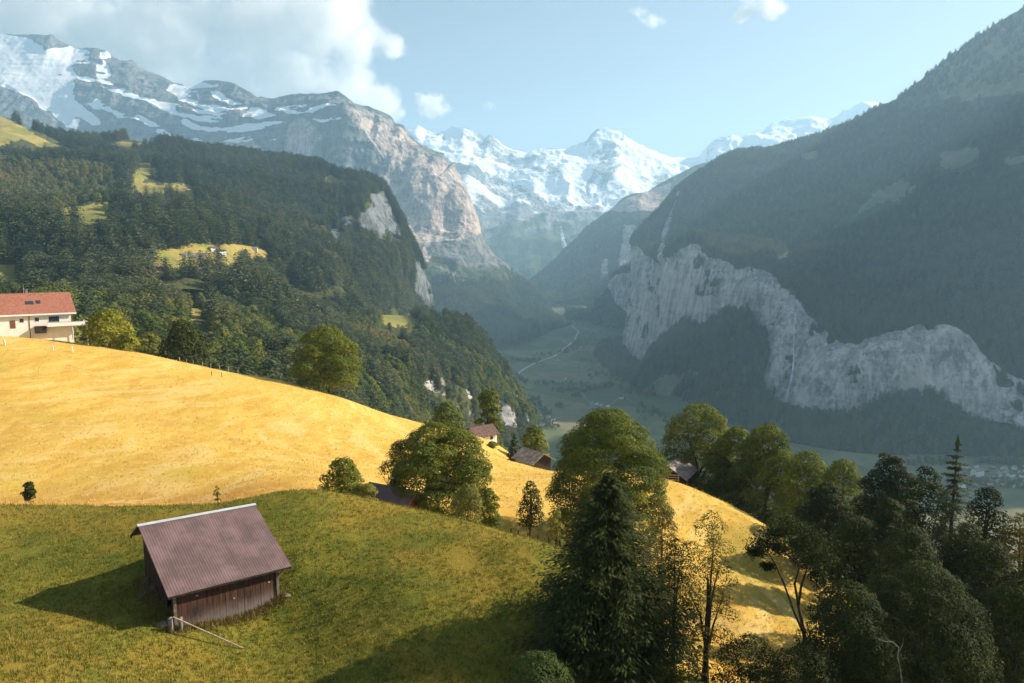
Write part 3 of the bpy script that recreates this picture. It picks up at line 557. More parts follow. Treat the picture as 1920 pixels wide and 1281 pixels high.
y = t.mix(t.ss(n3, .3, .68), (.56, .33, .055), (.67, .44, .105)); y = t.mix(t.math('MULTIPLY', t.ss(n1, .5, .75), .6), y, (.76, .58, .26)); y = t.mix(t.math('MULTIPLY', t.ss(n0, .52, .7), .6), y, (.50, .37, .06)); y = t.mix(t.math('MULTIPLY', t.ss(n2, .55, .72), .25), y, (.40, .24, .07))
y = t.mix(t.math('MULTIPLY', rt, t.math('ADD', t.math('MULTIPLY', t.ss(n0, .42, .6), .55), .15)), y, (.23, .19, .035))
y = t.mix(t.math('MULTIPLY', t.attr('low').outputs['Fac'], t.ss(n1, .25, .6)), y, (.42, .2, .05))
n5 = t.noise(t.mapping(p, (.05, .05, 1.5)), 1., 5, .6); y = t.mix(t.math('MULTIPLY', t.ss(n5, .52, .66), .4), y, (.47, .3, .075)); y = t.mix(t.math('MULTIPLY', t.ss(n5, .48, .36), .4), y, (.74, .56, .24)); g = t.mix(t.math('MULTIPLY', t.ss(n5, .54, .68), .4), g, (.25, .2, .05)); g = t.mix(t.math('MULTIPLY', t.ss(n5, .46, .34), .4), g, (.075, .105, .017))
e = t.ss(t.math('ADD', yl, t.math('MULTIPLY', t.math('SUBTRACT', n1, .5), 1.)), .4, .6)
h = t.math('ADD', t.math('MULTIPLY', n2, .6), t.math('MULTIPLY', n4, .4))
M['meadow'] = t.surf(t.pbsdf(t.mix(e, g, y), .95, .08, t.bump(h, .8, .25)))
me = np_mesh('meadow', P.reshape(-1, 3), gridfaces(*X.shape)[:, ::-1], M['meadow'])
attr(me, 'dry', Yl)
pxm = 960 + F * X / (Y * .96)
attr(me, 'low', sstep(96, 82, Y + 3 * fbm(P, 9., 3, seed=63)) * sstep(700, 450, pxm))
tag(obj('meadow', me), kind='structure')
# ---------------------------------------------------------------- trees
def quads(C, A, B):
    """diamond leaves: centre C, half axes A and B -> verts, faces"""
    n = len(C); V = np.stack([C - A, C - B * .9 + A * .1, C + A, C + B * .9 + A * .1], 1).reshape(-1, 3)
    return V, np.arange(n * 4).reshape(n, 4)
def unit(v): return v / (np.linalg.norm(v, axis=-1, keepdims=True) + 1e-9)
def rand_dirs(r, n): return unit(r.normal(size=(n, 3)))
def leaf_cloud(r, C, Nn, size, up=.0):
    a = unit(np.cross(Nn, rand_dirs(r, len(C)))); b = np.cross(Nn, a); s = size * r.uniform(.65, 1.35, (len(C), 1))
    return quads(C, a * s, b * s * .62)
def crown_broad(seed, h, w, base, nb, nl, size, flat=1.0, shell=.55, rb=(.20, .31), dens=None, lopsided=.12):
    r = np.random.default_rng(seed)
    hc = (h - base) / 2; cz = base + hc * .85
    t = (np.arange(nb) + r.random(nb)) / nb; t = t**.9; an = np.arange(nb) * 2.4 + r.normal(size=nb) * .5
    env = np.sqrt(np.clip(1 - ((t - .36) / .66)**2, .02, 1)); br = w * r.uniform(rb[0], rb[1], nb) * (.72 + .4 * env) * r.uniform(.62, 1.3, nb)
    rad = np.clip(w / 2 * env - br * .75, 0, None) * r.uniform(shell, 1.16, nb)**.6
    bc = np.stack([np.cos(an) * rad, np.sin(an) * rad, base + np.clip((h - base) * t - br * .62 * t, br * .35, None)], 1)
    bc[:, :2] += r.normal(size=(1, 2)) * w * lopsided * .3
    bt = r.random(nb)
    k = r.choice(nb, nl, p=br**2 / (br**2).sum()); dd = rand_dirs(r, nl); up_ = r.random(nl) < .8; dd[:, 2] = np.where(up_, np.abs(dd[:, 2]), dd[:, 2] * .7); dd = unit(dd)
    rr = br[k] * (1 - .26 * r.random(nl)**2.2) * (1 + .16 * np.sin(dd[:, 0] * 7 + k) * np.cos(dd[:, 2] * 6 + k * 2))
    C = bc[k] + dd * rr[:, None] * np.array([1, 1, .72])
    keep = np.ones(nl, bool)
    for j in range(nb):
        q = np.linalg.norm((C - bc[j]) / np.array([1, 1, .72]), axis=1) < br[j] * .7
        keep &= ~q | (r.random(nl) < .06)
    keep &= C[:, 2] > base * .55
    C, dd, k = C[keep], dd[keep], k[keep]
    Nn = unit(dd * 1.2 + rand_dirs(r, len(C)) * .6 + np.array([0, 0, .35]))
    V, Fc = leaf_cloud(r, C, Nn, size)
    tint = np.clip(.45 * r.random(len(C)) + .39 * bt[k] + .16 * r.random(len(C)), 0, 1)
    return V, Fc, np.repeat(tint, 4), bc
def crown_spruce(seed, h, rad, base, lev, nbr, nsp, size, droop=.28, ragged=.3, power=.8, slim=.42, sides=(-1, 1)):
    r = np.random.default_rng(seed); Cs, As, Bs, Ts = [], [], [], []
    for i in range(lev):
        t = (i + .3 * r.random()) / lev; z = base + (h - base) * t; L = rad * (1 - t)**power * (1 + .1 * math.sin(i * 2.3)) + .12
        m = max(4, int(nbr * (1 - .45 * t)))
        ang = np.arange(m) * 2 * pi / m + r.random() * 6 + r.normal(size=m) * .22
        ln = L * (1 + ragged * r.normal(size=m) * .6).clip(.4, 1.5); bt = r.random(m)
        dirs = np.stack([np.cos(ang), np.sin(ang), 0 * ang], 1); lat = np.stack([-np.sin(ang), np.cos(ang), 0 * ang], 1)
        for s in np.linspace(.16, 1, nsp):
            zz = z - droop * ln * s**1.3 + .12 * ln * s**3 + r.normal(size=m) * .05 * L
            for sd_ in sides:
                lw = ln * (.30 * (1 - s) + .10)
                c = dirs * (ln * s)[:, None] + lat * (sd_ * lw * .55)[:, None]; c[:, 2] = zz - .10 * lw
                c = c + r.normal(size=c.shape) * .04 * L
                a = unit(dirs * .75 + lat * sd_ * .65 + np.array([0, 0, -.28]) + r.normal(size=c.shape) * .15)
                b = unit(np.cross(a, np.array([0, 0, 1.]) + r.normal(size=c.shape) * .35))
                k = (size * (.55 + .5 * (1 - t)) * r.uniform(.7, 1.3, m))[:, None]
                Cs.append(c); As.append(a * k); Bs.append(b * k * slim); Ts.append(.5 * bt + .3 * r.random(m) + .2 * (s > .8))
    # leader
    Cs.append(np.array([[0, 0, h - .02 * h]])); As.append(np.array([[0, 0, .035 * h]])); Bs.append(np.array([[.008 * h, 0, 0]])); Ts.append(np.array([.5]))
    V, Fc = quads(np.concatenate(Cs), np.concatenate(As), np.concatenate(Bs))
    return V, Fc, np.repeat(np.concatenate(Ts), 4)
def leaf_mesh(name, V, Fc, tint, mat, extra=None):
    mats = [mat]; idx = np.zeros(len(Fc), int); faces = [Fc]
    if extra is not None:                      # trunk joined in as a second material
        ev, ef = extra; faces = [Fc, ef + len(V)]; V = np.concatenate([V, ev]); tint = np.concatenate([tint, np.zeros(len(ev))]); mats = [mat, M['bark']]; idx = np.concatenate([idx, np.ones(len(ef), int)])
    me = np_mesh(name, V, faces, mats, smooth=False, mat_idx=idx); attr(me, 'tint', tint); return me
def stem(h, r0, n=6):
    b = MB().tube([(0, 0, -1.5), (0, 0, h * .5), (0, 0, h)], [r0, r0 * .7, r0 * .15], n, cap=False)
    return np.concatenate(b.v), np.array(b.f)
def limbs(seed, base, h, bc, r0, mb=None, lean=0):
    r = np.random.default_rng(seed + 99); mb = mb or MB()
    top = np.array([lean, 0, base + (h - base) * .35])
    mb.tube([(0, 0, -1.2), (0, 0, .4), (lean * .5, 0, base * .7), tuple(top)], [r0 * 1.35, r0, r0 * .8, r0 * .5], 9)
    for j in r.choice(len(bc), min(9, len(bc)), replace=False):
        z0 = base * .6 + (top[2] - base * .6) * r.random(); p0 = np.array([lean * .5, 0, z0]); p1 = np.asarray(bc[j]); mid = p0 * .5 + p1 * .5 + np.array([0, 0, .08 * h]) * r.random() - (p1 - p0) * np.array([.12, .12, 0])
        mb.tube([p0, mid, p1], [r0 * .42, r0 * .27, r0 * .08], 6)
    return mb
def base_at(px, d):
    """ground point under photo column px at forward distance d"""
    x = (px - 960) / F * d * .96
    for _ in range(4):
        z = float(ground_z(x, d)); f = d * CP + z * SP; x = (px - 960) / F * f
    return np.array([x, d, z])
def ztop(py, d): return float(W(960, py, d)[2])

NTREES = 0
def near_tree(kind, name, label, cat, px, d, top, wpx, mat='broad', seed=0, basef=.16, nb=26, nl=9000, size=.30, group=None, bark='bark', **kw):
    """a tree of its own: root at its foot, trunk and crown as parts"""
    p = base_at(px, d); h = max(1.2, ztop(top, d) - p[2]); w = wpx / F * d
    root = tag(empty(name, tuple(p), random.random() * 6), label, cat, group)
    if kind == 'broad':
        V, Fc, ti, bc = crown_broad(seed, h, w, h * basef, nb, nl, size, **kw)
        limbs(seed, h * basef, h, bc, max(.05, h * .022)).build('trunk', M[bark], root, True)
    else:
        V, Fc, ti = crown_spruce(seed, h, w / 2, h * basef, size=size, **kw)
        mb = MB().tube([(0, 0, -1.2), (0, 0, h * .4), (0, 0, h * .97)], [h * .018, h * .012, .02], 8)
        mb.build('trunk', M[bark], root, True)
    obj('crown', leaf_mesh('crown', V, Fc, ti, M[mat]), root)
    return root
NT_ = near_tree
# big leafy trees round the yellow hill
NT_('broad', 'maple_tree', 'large round sunlit maple standing alone behind the crest of the yellow hill', 'tree', 617, 181, 611, 138, 'broad', 1, .06, 60, 60000, .22, rb=(.13, .2))
NT_('broad', 'maple_tree', 'broad spreading maple with gaps in its crown beside the red roofed hut', 'tree', 822, 86, 794, 216, 'broad', 2, .08, 66, 100000, .125, rb=(.11, .18), lopsided=.05)
NT_('broad', 'maple_tree', 'tallest domed maple behind the pointed front spruce', 'tree', 1140, 86, 766, 232, 'broad', 3, .10, 76, 140000, .125, rb=(.11, .18), lopsided=.04)
NT_('broad', 'maple_tree', 'flat topped maple at the edge of the drop beside the dark hut roof', 'tree', 1305, 134, 755, 150, 'broad', 4, .08, 46, 56000, .18, rb=(.14, .22))
NT_('broad', 'maple_tree', 'small maple tucked between the flat topped maple and the round one at the slope edge', 'tree', 1368, 128, 800, 110, 'broad', 5, .1, 36, 36000, .18, rb=(.14, .22))
NT_('broad', 'maple_tree', 'round maple at the right edge of the sunny slope', 'tree', 1432, 121, 794, 132, 'broad', 6, .1, 46, 52000, .17, rb=(.14, .22))
NT_('broad', 'ash_tree', 'leafy ash leaning over the shaded rim of the yellow slope', 'tree', 1500, 112, 842, 118, 'broad', 7, .1, 40, 40000, .16)
NT_('broad', 'ash_tree', 'bushy ash with pale green top next to the leaning ash', 'tree', 1572, 104, 858, 112, 'broad', 8, .1, 40, 40000, .155)
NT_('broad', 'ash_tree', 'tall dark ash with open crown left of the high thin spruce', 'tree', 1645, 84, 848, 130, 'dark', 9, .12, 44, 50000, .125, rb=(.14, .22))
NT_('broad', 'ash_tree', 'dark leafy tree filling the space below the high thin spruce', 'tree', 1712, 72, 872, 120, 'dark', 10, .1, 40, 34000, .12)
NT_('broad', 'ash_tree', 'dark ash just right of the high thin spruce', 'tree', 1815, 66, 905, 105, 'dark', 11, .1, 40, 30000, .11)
NT_('broad', 'ash_tree', 'brownish leafy tree at the right border above the village', 'tree', 1893, 62, 962, 128, 'rust', 12, .1, 40, 30000, .11)
NT_('spruce', 'spruce_tree', 'high thin spruce with a ragged tip above the dark trees', 'tree', 1756, 63, 822, 190, 'fir', 13, .1, lev=42, nbr=14, nsp=16, size=.22, ragged=.6, power=.9, slim=.26, sides=(-1.1, -.4, .4, 1.1))
NT_('spruce', 'spruce_tree', 'pointed spruce in front of the tallest domed maple', 'tree', 1138, 47, 884, 330, 'fir', 14, .03, lev=52, nbr=19, nsp=28, size=.215, ragged=.36, power=.74, droop=.2, slim=.26, sides=(-1.1, -.4, .4, 1.1))
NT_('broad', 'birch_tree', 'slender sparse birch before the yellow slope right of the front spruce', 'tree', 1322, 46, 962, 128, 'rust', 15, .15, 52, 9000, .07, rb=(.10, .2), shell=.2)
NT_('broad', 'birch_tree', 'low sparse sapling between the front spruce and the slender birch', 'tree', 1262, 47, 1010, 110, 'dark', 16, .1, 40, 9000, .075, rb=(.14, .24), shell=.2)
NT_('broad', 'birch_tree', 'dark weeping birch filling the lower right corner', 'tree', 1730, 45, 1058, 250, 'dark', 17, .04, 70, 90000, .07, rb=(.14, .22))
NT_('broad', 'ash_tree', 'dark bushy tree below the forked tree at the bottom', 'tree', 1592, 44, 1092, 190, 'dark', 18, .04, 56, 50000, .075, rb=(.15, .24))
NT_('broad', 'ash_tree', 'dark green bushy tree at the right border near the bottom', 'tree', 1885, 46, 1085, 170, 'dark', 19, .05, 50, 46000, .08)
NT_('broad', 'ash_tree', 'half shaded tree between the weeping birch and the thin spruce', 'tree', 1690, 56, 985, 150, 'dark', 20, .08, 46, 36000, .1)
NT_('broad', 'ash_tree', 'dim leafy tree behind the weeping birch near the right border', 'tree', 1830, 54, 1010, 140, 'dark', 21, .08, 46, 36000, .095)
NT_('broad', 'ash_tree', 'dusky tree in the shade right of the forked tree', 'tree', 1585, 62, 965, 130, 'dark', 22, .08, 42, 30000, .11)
NT_('broad', 'hazel_bush', 'dark sprawling bush along the bottom under the slender birch', 'bush', 1405, 43, 1192, 150, 'dark', 23, .03, 34, 16000, .075, rb=(.15, .26))
NT_('broad', 'hazel_bush', 'grey green bush at the bottom left of the front spruce', 'bush', 1015, 40.5, 1222, 130, 'mixed', 24, .03, 34, 18000, .065)
NT_('broad', 'hazel_bush', 'low dark bush at the foot of the front spruce on its right', 'bush', 1255, 43, 1185, 130, 'dark', 25, .03, 34, 16000, .07)
NT_('broad', 'hazel_bush', 'round green bush on top of the grassy knoll left of the hut', 'bush', 640, 80, 858, 84, 'broad', 26, .05, 30, 14000, .13)
NT_('broad', 'hazel_bush', 'small bush between the round green bush and the hut', 'bush', 690, 78, 906, 46, 'mixed', 27, .03, 18, 5000, .11)
NT_('broad', 'hazel_bush', 'bluish green bush under the broad maple beside the hut', 'bush', 876, 75, 905, 72, 'mixed', 28, .03, 24, 11000, .11)
NT_('broad', 'hazel_bush', 'low olive bush under the right side of the broad maple', 'bush', 920, 77, 915, 50, 'broad', 29, .03, 22, 7000, .11)
NT_('broad', 'rowan_tree', 'small thin stemmed rowan at the fence between the two large maples', 'tree', 994, 73, 903, 50, 'dark', 30, .42, 24, 5000, .1)
NT_('broad', 'rowan_tree', 'shrubby sapling at the left foot of the tallest maple', 'tree', 1042, 68, 948, 40, 'mixed', 31, .15, 20, 3600, .09)
NT_('broad', 'rowan_tree', 'olive drooping tree between the tallest maple and the slender birch', 'tree', 1238, 66, 945, 88, 'rust', 32, .1, 34, 15000, .095)
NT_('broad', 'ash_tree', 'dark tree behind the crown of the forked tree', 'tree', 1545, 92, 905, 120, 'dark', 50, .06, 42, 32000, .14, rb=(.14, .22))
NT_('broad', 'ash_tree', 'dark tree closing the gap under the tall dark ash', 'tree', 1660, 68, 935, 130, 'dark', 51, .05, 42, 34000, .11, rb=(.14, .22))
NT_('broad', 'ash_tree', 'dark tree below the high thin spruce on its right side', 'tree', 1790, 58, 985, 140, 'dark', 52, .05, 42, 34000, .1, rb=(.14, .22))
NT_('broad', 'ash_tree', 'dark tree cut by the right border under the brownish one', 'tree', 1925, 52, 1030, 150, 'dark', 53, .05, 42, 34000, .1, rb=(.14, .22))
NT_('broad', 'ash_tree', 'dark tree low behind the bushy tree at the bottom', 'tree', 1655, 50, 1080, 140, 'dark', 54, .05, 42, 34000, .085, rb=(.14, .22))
NT_('broad', 'hazel_bush', 'dark thicket at the bottom border left of the bare sapling', 'bush', 1500, 42, 1205, 150, 'dark', 55, .03, 34, 18000, .07)
# trees beyond the crest
NT_('broad', 'poplar_tree', 'tall narrow leafy tree above the brown roofed chalet', 'tree', 918, 214, 726, 58, 'broad', 33, .08, 22, 5000, .5, shell=.3)
NT_('broad', 'lime_tree', 'bright yellow green tree beside the red roofed chalet', 'tree', 207, 180, 582, 78, 'lime', 34, .06, 20, 5500, .4)
NT_('broad', 'lime_tree', 'low yellow green shrub at the foot of the bright tree by the chalet', 'bush', 246, 178, 622, 42, 'lime', 35, .04, 12, 1800, .36)
NT_('broad', 'beech_tree', 'dark round beech behind the fence near the bright chalet tree', 'tree', 345, 205, 603, 84, 'dark', 36, .06, 22, 5000, .5)
NT_('broad', 'beech_tree', 'grey green beech between the chalet tree and the dark round beech', 'tree', 284, 212, 622, 58, 'mixed', 37, .06, 18, 3500, .5)
NT_('broad', 'beech_tree', 'small round tree left of the brown roofed chalet', 'tree', 838, 196, 752, 64, 'mixed', 38, .06, 18, 3500, .45)
NT_('broad', 'beech_tree', 'sunny round tree right above the grey roofed cabin', 'tree', 1003, 176, 800, 66, 'broad', 39, .06, 18, 3500, .42)
NT_('spruce', 'spruce_tree', 'short dark spruce left of the grey roofed cabin', 'tree', 964, 160, 812, 26, 'spruce', 40, .03, lev=16, nbr=9, nsp=4, size=.7)
NT_('broad', 'hazel_bush', 'blue green bush on the bright patch below the brown roofed chalet', 'bush', 923, 172, 828, 20, 'mixed', 41, .03, 10, 700, .35)
NT_('broad', 'hazel_bush', 'small dark bush at the left border where knoll and hill meet', 'bush', 57, 76, 902, 26, 'dark', 42, .03, 16, 900, .16, shell=.2)
NT_('broad', 'dry_shrub', 'thin dry stalk standing behind the barn roof', 'shrub', 409, 79, 910, 16, 'rust', 43, .1, 10, 160, .12, shell=.2)
# the forked tree with bare stems
def forked():
    p = base_at(1510, 46); h = ztop(985, 46) - p[2]; root = tag(empty('forked_tree', tuple(p)), 'dark tree with a forked bare stem and umbrella crown on the sunny slope', 'tree')
    def loc(px, py, dy=0): return W(px, py, 46 + dy) - p
    mb = MB(); k = loc(1508, 1190)
    mb.tube([(0, 0, -1), loc(1511, 1230), loc(1508, 1190), loc(1497, 1135)], [.19, .16, .14, .10], 8)
    br = [[(1508, 1190), (1490, 1150), (1470, 1095), (1452, 1055), (1440, 1035)], [(1497, 1135), (1490, 1095), (1500, 1060), (1480, 1025)], [(1497, 1135), (1502, 1100), (1512, 1070), (1508, 1030), (1520, 1005)], [(1500, 1060), (1475, 1040), (1455, 1010)]]
    tips = []
    for j, q in enumerate(br):
        P = [loc(a, b, (j - 1.5) * .35 * i) for i, (a, b) in enumerate(q)]; mb.tube(P, np.linspace(.10, .03, len(P)), 7); tips.append(P[-1])
    mb.build('trunk', M['bark'], root, True)
    r = np.random.default_rng(77); bc = []; brd = []
    for a, b, rr in [(1430, 1022, .75), (1452, 1000, .8), (1480, 992, .85), (1508, 996, .9), (1530, 1015, .85), (1415, 1035, .5), (1545, 1045, .7), (1500, 1022, .7), (1460, 1028, .6), (1520, 1050, .6), (1440, 1062, .35), (1535, 1075, .5), (1478, 975, .6)]:
        for dy in (-.8, .7): bc.append(loc(a, b, dy + r.normal() * .3)); brd.append(rr * 1.0)
    bc = np.array(bc); brd = np.array(brd); n = 15000; k = r.choice(len(bc), n); d = rand_dirs(r, n); C = bc[k] + r.normal(size=(n, 3)) * (brd[k] * .6)[:, None] * np.array([1, 1, .45])
    V, Fc = leaf_cloud(r, C, unit(d * .4 + rand_dirs(r, n) * .6 + np.array([0, 0, .5])), .075)
    obj('crown', leaf_mesh('crown', V, Fc, np.repeat(np.clip(.5 * r.random(n) + .4 * (k % 5) / 5, 0, 1), 4), M['dark']), root)
forked()
def bare_sapling():
    p = base_at(1692, 41); mb = MB(); L = lambda a, b: W(a, b, 41) - p
    mb.tube([(0, 0, -.6), L(1691, 1281), L(1688, 1255), L(1683, 1232), L(1685, 1214), L(1674, 1204), L(1660, 1203), L(1640, 1197)], [.05, .045, .04, .034, .03, .024, .016, .007], 7); mb.tube([L(1684, 1225), L(1692, 1210), L(1694, 1196)], [.018, .012, .005], 6); mb.tube([L(1668, 1203), L(1660, 1194), L(1656, 1183)], [.014, .01, .004], 6)
    o = mb.build('bare_sapling', M['pale_bark'], None, True); o.location = tuple(p); tag(o, 'pale bare sapling bent over in the dark lower right corner', 'sapling')
bare_sapling()

# ---- forest: a few tree meshes shared by every wooded slope
PROT = {}
for i in range(3):
    V, Fc, ti = crown_spruce(200 + i, 1.0, .17 + .02 * i, .03, 15, 9, 3, .075, ragged=.4); PROT['spruce%d' % i] = leaf_mesh('spruce', V, Fc, ti, M['spruce'], stem(.9, .014))
for i in range(3):
    V, Fc, ti, bc = crown_broad(220 + i, 1.0, .72 + .08 * i, .1, 13, 1300, .042, rb=(.19, .29)); PROT['broad%d' % i] = leaf_mesh('broadleaf', V, Fc, ti, M['mixed'], stem(.5, .03))
CRESTLINE = [(-200, 636), (0, 642), (270, 668), (550, 719), (750, 797), (830, 826), (920, 862), (1010, 900)]
def scatter(key, n, seed, dens_noise=None):
    G, m = SCAT[key]; r = np.random.default_rng(seed)
    a = np.linalg.norm(np.cross(G[1:, :-1] - G[:-1, :-1], G[:-1, 1:] - G[:-1, :-1]), axis=-1)
    mm = m * np.ones(G.shape[:2]); mm = (mm[1:, 1:] + mm[:-1, :-1]) / 2
    wgt = (a * np.clip(mm, 0, 1)**1.5).ravel(); idx = r.choice(wgt.size, n, p=wgt / wgt.sum()); i, j = np.divmod(idx, G.shape[1] - 1)
    u, v = r.random((2, n, 1))
    return (G[i, j] * (1 - u) + G[i, j + 1] * u) * (1 - v) + (G[i + 1, j] * (1 - u) + G[i + 1, j + 1] * u) * v
CLEAR = [[(1640, 352), (1690, 330), (1730, 342), (1690, 374), (1640, 392), (1600, 412), (1560, 425), (1600, 385)], [(1762, 282), (1838, 272), (1838, 302), (1790, 322), (1760, 316)], [(1878, 296), (1935, 282), (1935, 304), (1885, 316)], [(1650, 190), (1800, 168), (1935, 146), (1935, 168), (1850, 188), (1700, 205)], [(1500, 285), (1530, 281), (1532, 302), (1506, 304)], [(1450, 486), (1490, 462), (1486, 476), (1462, 496)], [(-80, 190), (0, 212), (60, 240), (135, 276), (60, 284), (0, 282), (-80, 285)], [(185, 268), (260, 258), (300, 268), (240, 278)], [(110, 390), (150, 382), (212, 374), (216, 392), (207, 420), (165, 436), (122, 428)], [(248, 322), (262, 303), (285, 306), (300, 322), (262, 347), (243, 352)], [(238, 362), (262, 340), (325, 340), (364, 348), (372, 374), (355, 380), (335, 362), (300, 376), (268, 374)], [(293, 384), (322, 388), (334, 398), (303, 402)],
         [(278, 512), (285, 468), (330, 468), (352, 450), (395, 456), (420, 454), (470, 460), (504, 468), (496, 492), (460, 482), (445, 494), (400, 500), (350, 508)], [(528, 520), (560, 538), (590, 546), (640, 528), (662, 545), (620, 568), (575, 564), (540, 547)], [(703, 602), (728, 573), (760, 580), (792, 606), (770, 618), (730, 614)], [(340, 578), (400, 573), (400, 600), (350, 602)], [(600, 342), (620, 326), (640, 335), (622, 347)], [(-100, 485), (0, 488), (30, 498), (52, 520), (50, 545), (0, 556), (-100, 556)],
         [(690, 365), (722, 358), (752, 430), (750, 450), (715, 450), (690, 425), (672, 420), (680, 395)], [(632, 412), (650, 403), (672, 412), (645, 424)], [(612, 425), (622, 420), (640, 440), (640, 455), (626, 448)], [(777, 490), (786, 488), (812, 535), (834, 588), (795, 570), (774, 540)], [(785, 706), (832, 704), (885, 735), (890, 770), (860, 772), (820, 742)], [(918, 752), (940, 750), (975, 800), (935, 792)]]
def cleared(Q, h):
    x0, y0 = proj(Q); x1, y1 = proj(Q + np.array([0, 0, 1.]) * h); bad = np.zeros(len(Q), bool); rr = np.random.default_rng(5).random(len(Q)) < .97
    for c in CLEAR:
        for t_ in (.1, .4, .7, .95): bad |= inpoly(x0 + (x1 - x0) * t_, y0 + (y1 - y0) * t_, c)
    return bad & rr
FIRST = {}
def wood(name, label, P, hs, kinds, seed):
    """one wood: every tree an instance of a few tree meshes, standing where its point is"""
    r = np.random.default_rng(seed)
    me = bpy.data.meshes.new(name); me.from_pydata([tuple(p) for p in P], [], [])
    attr(me, 'size', hs); a = me.attributes.new('kind_of_tree', 'INT', 'POINT'); a.data.foreach_set('value', r.integers(0, len(kinds), len(P)).astype(np.int32)); attr(me, 'turn', r.random(len(P)) * 6.28)
    o = tag(obj(name, me), label, 'forest', kind='stuff')
    ng = bpy.data.node_groups.new(name, 'GeometryNodeTree'); ng.interface.new_socket('Geometry', in_out='INPUT', socket_type='NodeSocketGeometry'); ng.interface.new_socket('Geometry', in_out='OUTPUT', socket_type='NodeSocketGeometry')
    N_ = ng.nodes.new; Lk = ng.links.new
    gi, go, ip, jn = N_('NodeGroupInput'), N_('NodeGroupOutput'), N_('GeometryNodeInstanceOnPoints'), N_('GeometryNodeJoinGeometry')
    for k in reversed(kinds):
        oi = N_('GeometryNodeObjectInfo'); oi.inputs['Object'].default_value = FIRST[k]; oi.inputs['As Instance'].default_value = True; oi.transform_space = 'ORIGINAL'; Lk(oi.outputs['Geometry'], jn.inputs[0])
    def na(nm, ty):
        q = N_('GeometryNodeInputNamedAttribute'); q.data_type = ty; q.inputs[0].default_value = nm; return [s for s in q.outputs if s.enabled][0]
    ip.inputs['Pick Instance'].default_value = True
    cx = N_('ShaderNodeCombineXYZ'); Lk(na('turn', 'FLOAT'), cx.inputs[2])
    Lk(gi.outputs[0], ip.inputs['Points']); Lk(jn.outputs[0], ip.inputs['Instance']); Lk(na('kind_of_tree', 'INT'), ip.inputs['Instance Index']); Lk(cx.outputs[0], ip.inputs['Rotation']); Lk(na('size', 'FLOAT'), ip.inputs['Scale']); Lk(ip.outputs[0], go.inputs[0])
    md = o.modifiers.new('trees', 'NODES'); md.node_group = ng
    return o
# the nearest trees of the wood are trees of their own
r = np.random.default_rng(7)
P = np.concatenate([scatter('lower', 9000, 1), scatter('upper', 9000, 2)])
src = np.repeat([0, 1], 9000)
hh = np.clip(r.normal(17, 4, len(P)), 9, 26)
qx, qy = proj(P + np.array([0, 0, 1.]) * hh[:, None]); bx, by = proj(P)
vis = ~cleared(P, 24) & (qy < lerp1(qx, CRESTLINE) - 5) & (qx > -40) & (qx < 1010)
order = np.argsort(-(hh / P[:, 1])); chosen = []
cell = {}
for i in order:
    if not vis[i]: continue
    g_ = (int(P[i, 0] // 9), int(P[i, 1] // 11))
    if g_ in cell: continue
    if any(abs(P[i, 1] - q_[0]) < 26 and abs(qx[i] - q_[1]) < 9 for q_ in chosen[-60:]) : continue
    cell[g_] = 1; chosen.append((P[i, 1], qx[i], i))
    if len(chosen) >= 240: break
ci = [c[2] for c in chosen]
for i in ci:
    conif = (fbm(P[i:i + 1], 90., 2, seed=71)[0] + r.normal() * .25) > .12
    if i < 0: continue
    kind = ('spruce%d' if conif else 'broad%d') % r.integers(0, 3)
    o = obj('spruce_tree' if conif else 'deciduous_tree', PROT[kind]); s = hh[i] * (1.15 if conif else .82)
    o.location = tuple(P[i] - np.array([0, 0, .3])); o.scale = (s * r.uniform(.85, 1.15), s * r.uniform(.85, 1.15), s); o.rotation_euler = (0, 0, r.random() * 6)
    if conif: tag(o, 'dark pointed spruce in the mixed wood behind the yellow hill', 'tree', 'spruces in the mixed wood behind the yellow hill')
    else: tag(o, 'rounded leafy tree in the mixed wood behind the yellow hill', 'tree', 'leafy trees in the mixed wood behind the yellow hill')
    FIRST.setdefault(kind, o)
far_d = max(P[i, 1] for i in ci)
rest = np.setdiff1d(np.arange(len(P)), ci)
def far_part(key, n, seed, dmin=0, px_rng=(-120, 2050)):
    Q = scatter(key, n, seed); x, y = proj(Q); Q = Q[(Q[:, 1] > dmin) & (x > px_rng[0]) & (x < px_rng[1])]
    return Q[~cleared(Q, 25)] if key in ('lower', 'upper', 'right') else Q
sp = ['spruce0', 'spruce1', 'spruce2']; br_ = ['broad0', 'broad1', 'broad2']
def sizes(Q, m, s, seed): return np.clip(np.random.default_rng(seed).normal(m, s, len(Q)), m * .55, m * 1.5)
Q = far_part('lower', 26000, 3, 430); k = fbm(Q, 110., 2, seed=71) > -.05
wood('mixed_forest', 'mixed wood on the terrace behind the yellow hill', Q[~k], sizes(Q[~k], 12, 3, 1), br_, 1)
wood('spruce_forest', 'dark spruces on the terrace above the lit rock face', Q[k], sizes(Q[k], 19, 4, 2), sp, 2)
Q = far_part('upper', 34000, 4, 620); qa, qb = proj(Q); lit_wood = (qb + 26 * fbm(Q, 160., 3, seed=74) > 305 + .05 * qa) & (qb + 30 * fbm(Q, 130., 3, seed=75) < 402) & (qa + 40 * fbm(Q, 140., 3, seed=76) < 225)
lit_wood |= fbm(Q, 210., 3, seed=77) > .36  # sunlit forest patches, painted in as a paler kind of tree
wood('mixed_forest', 'paler trees standing in for sunlit forest among the dark spruces of the left hillside', Q[lit_wood], sizes(Q[lit_wood], 15, 4, 9), br_, 9)
wood('spruce_forest', 'dark spruce forest climbing the left hillside', Q[~lit_wood], sizes(Q[~lit_wood], 27, 7, 3) , sp, 3)
Q = far_part('right', 60000, 5); wood('spruce_forest', 'hazy spruce forest above and below the right cliffs', Q, sizes(Q, 24, 6, 4), sp, 4)
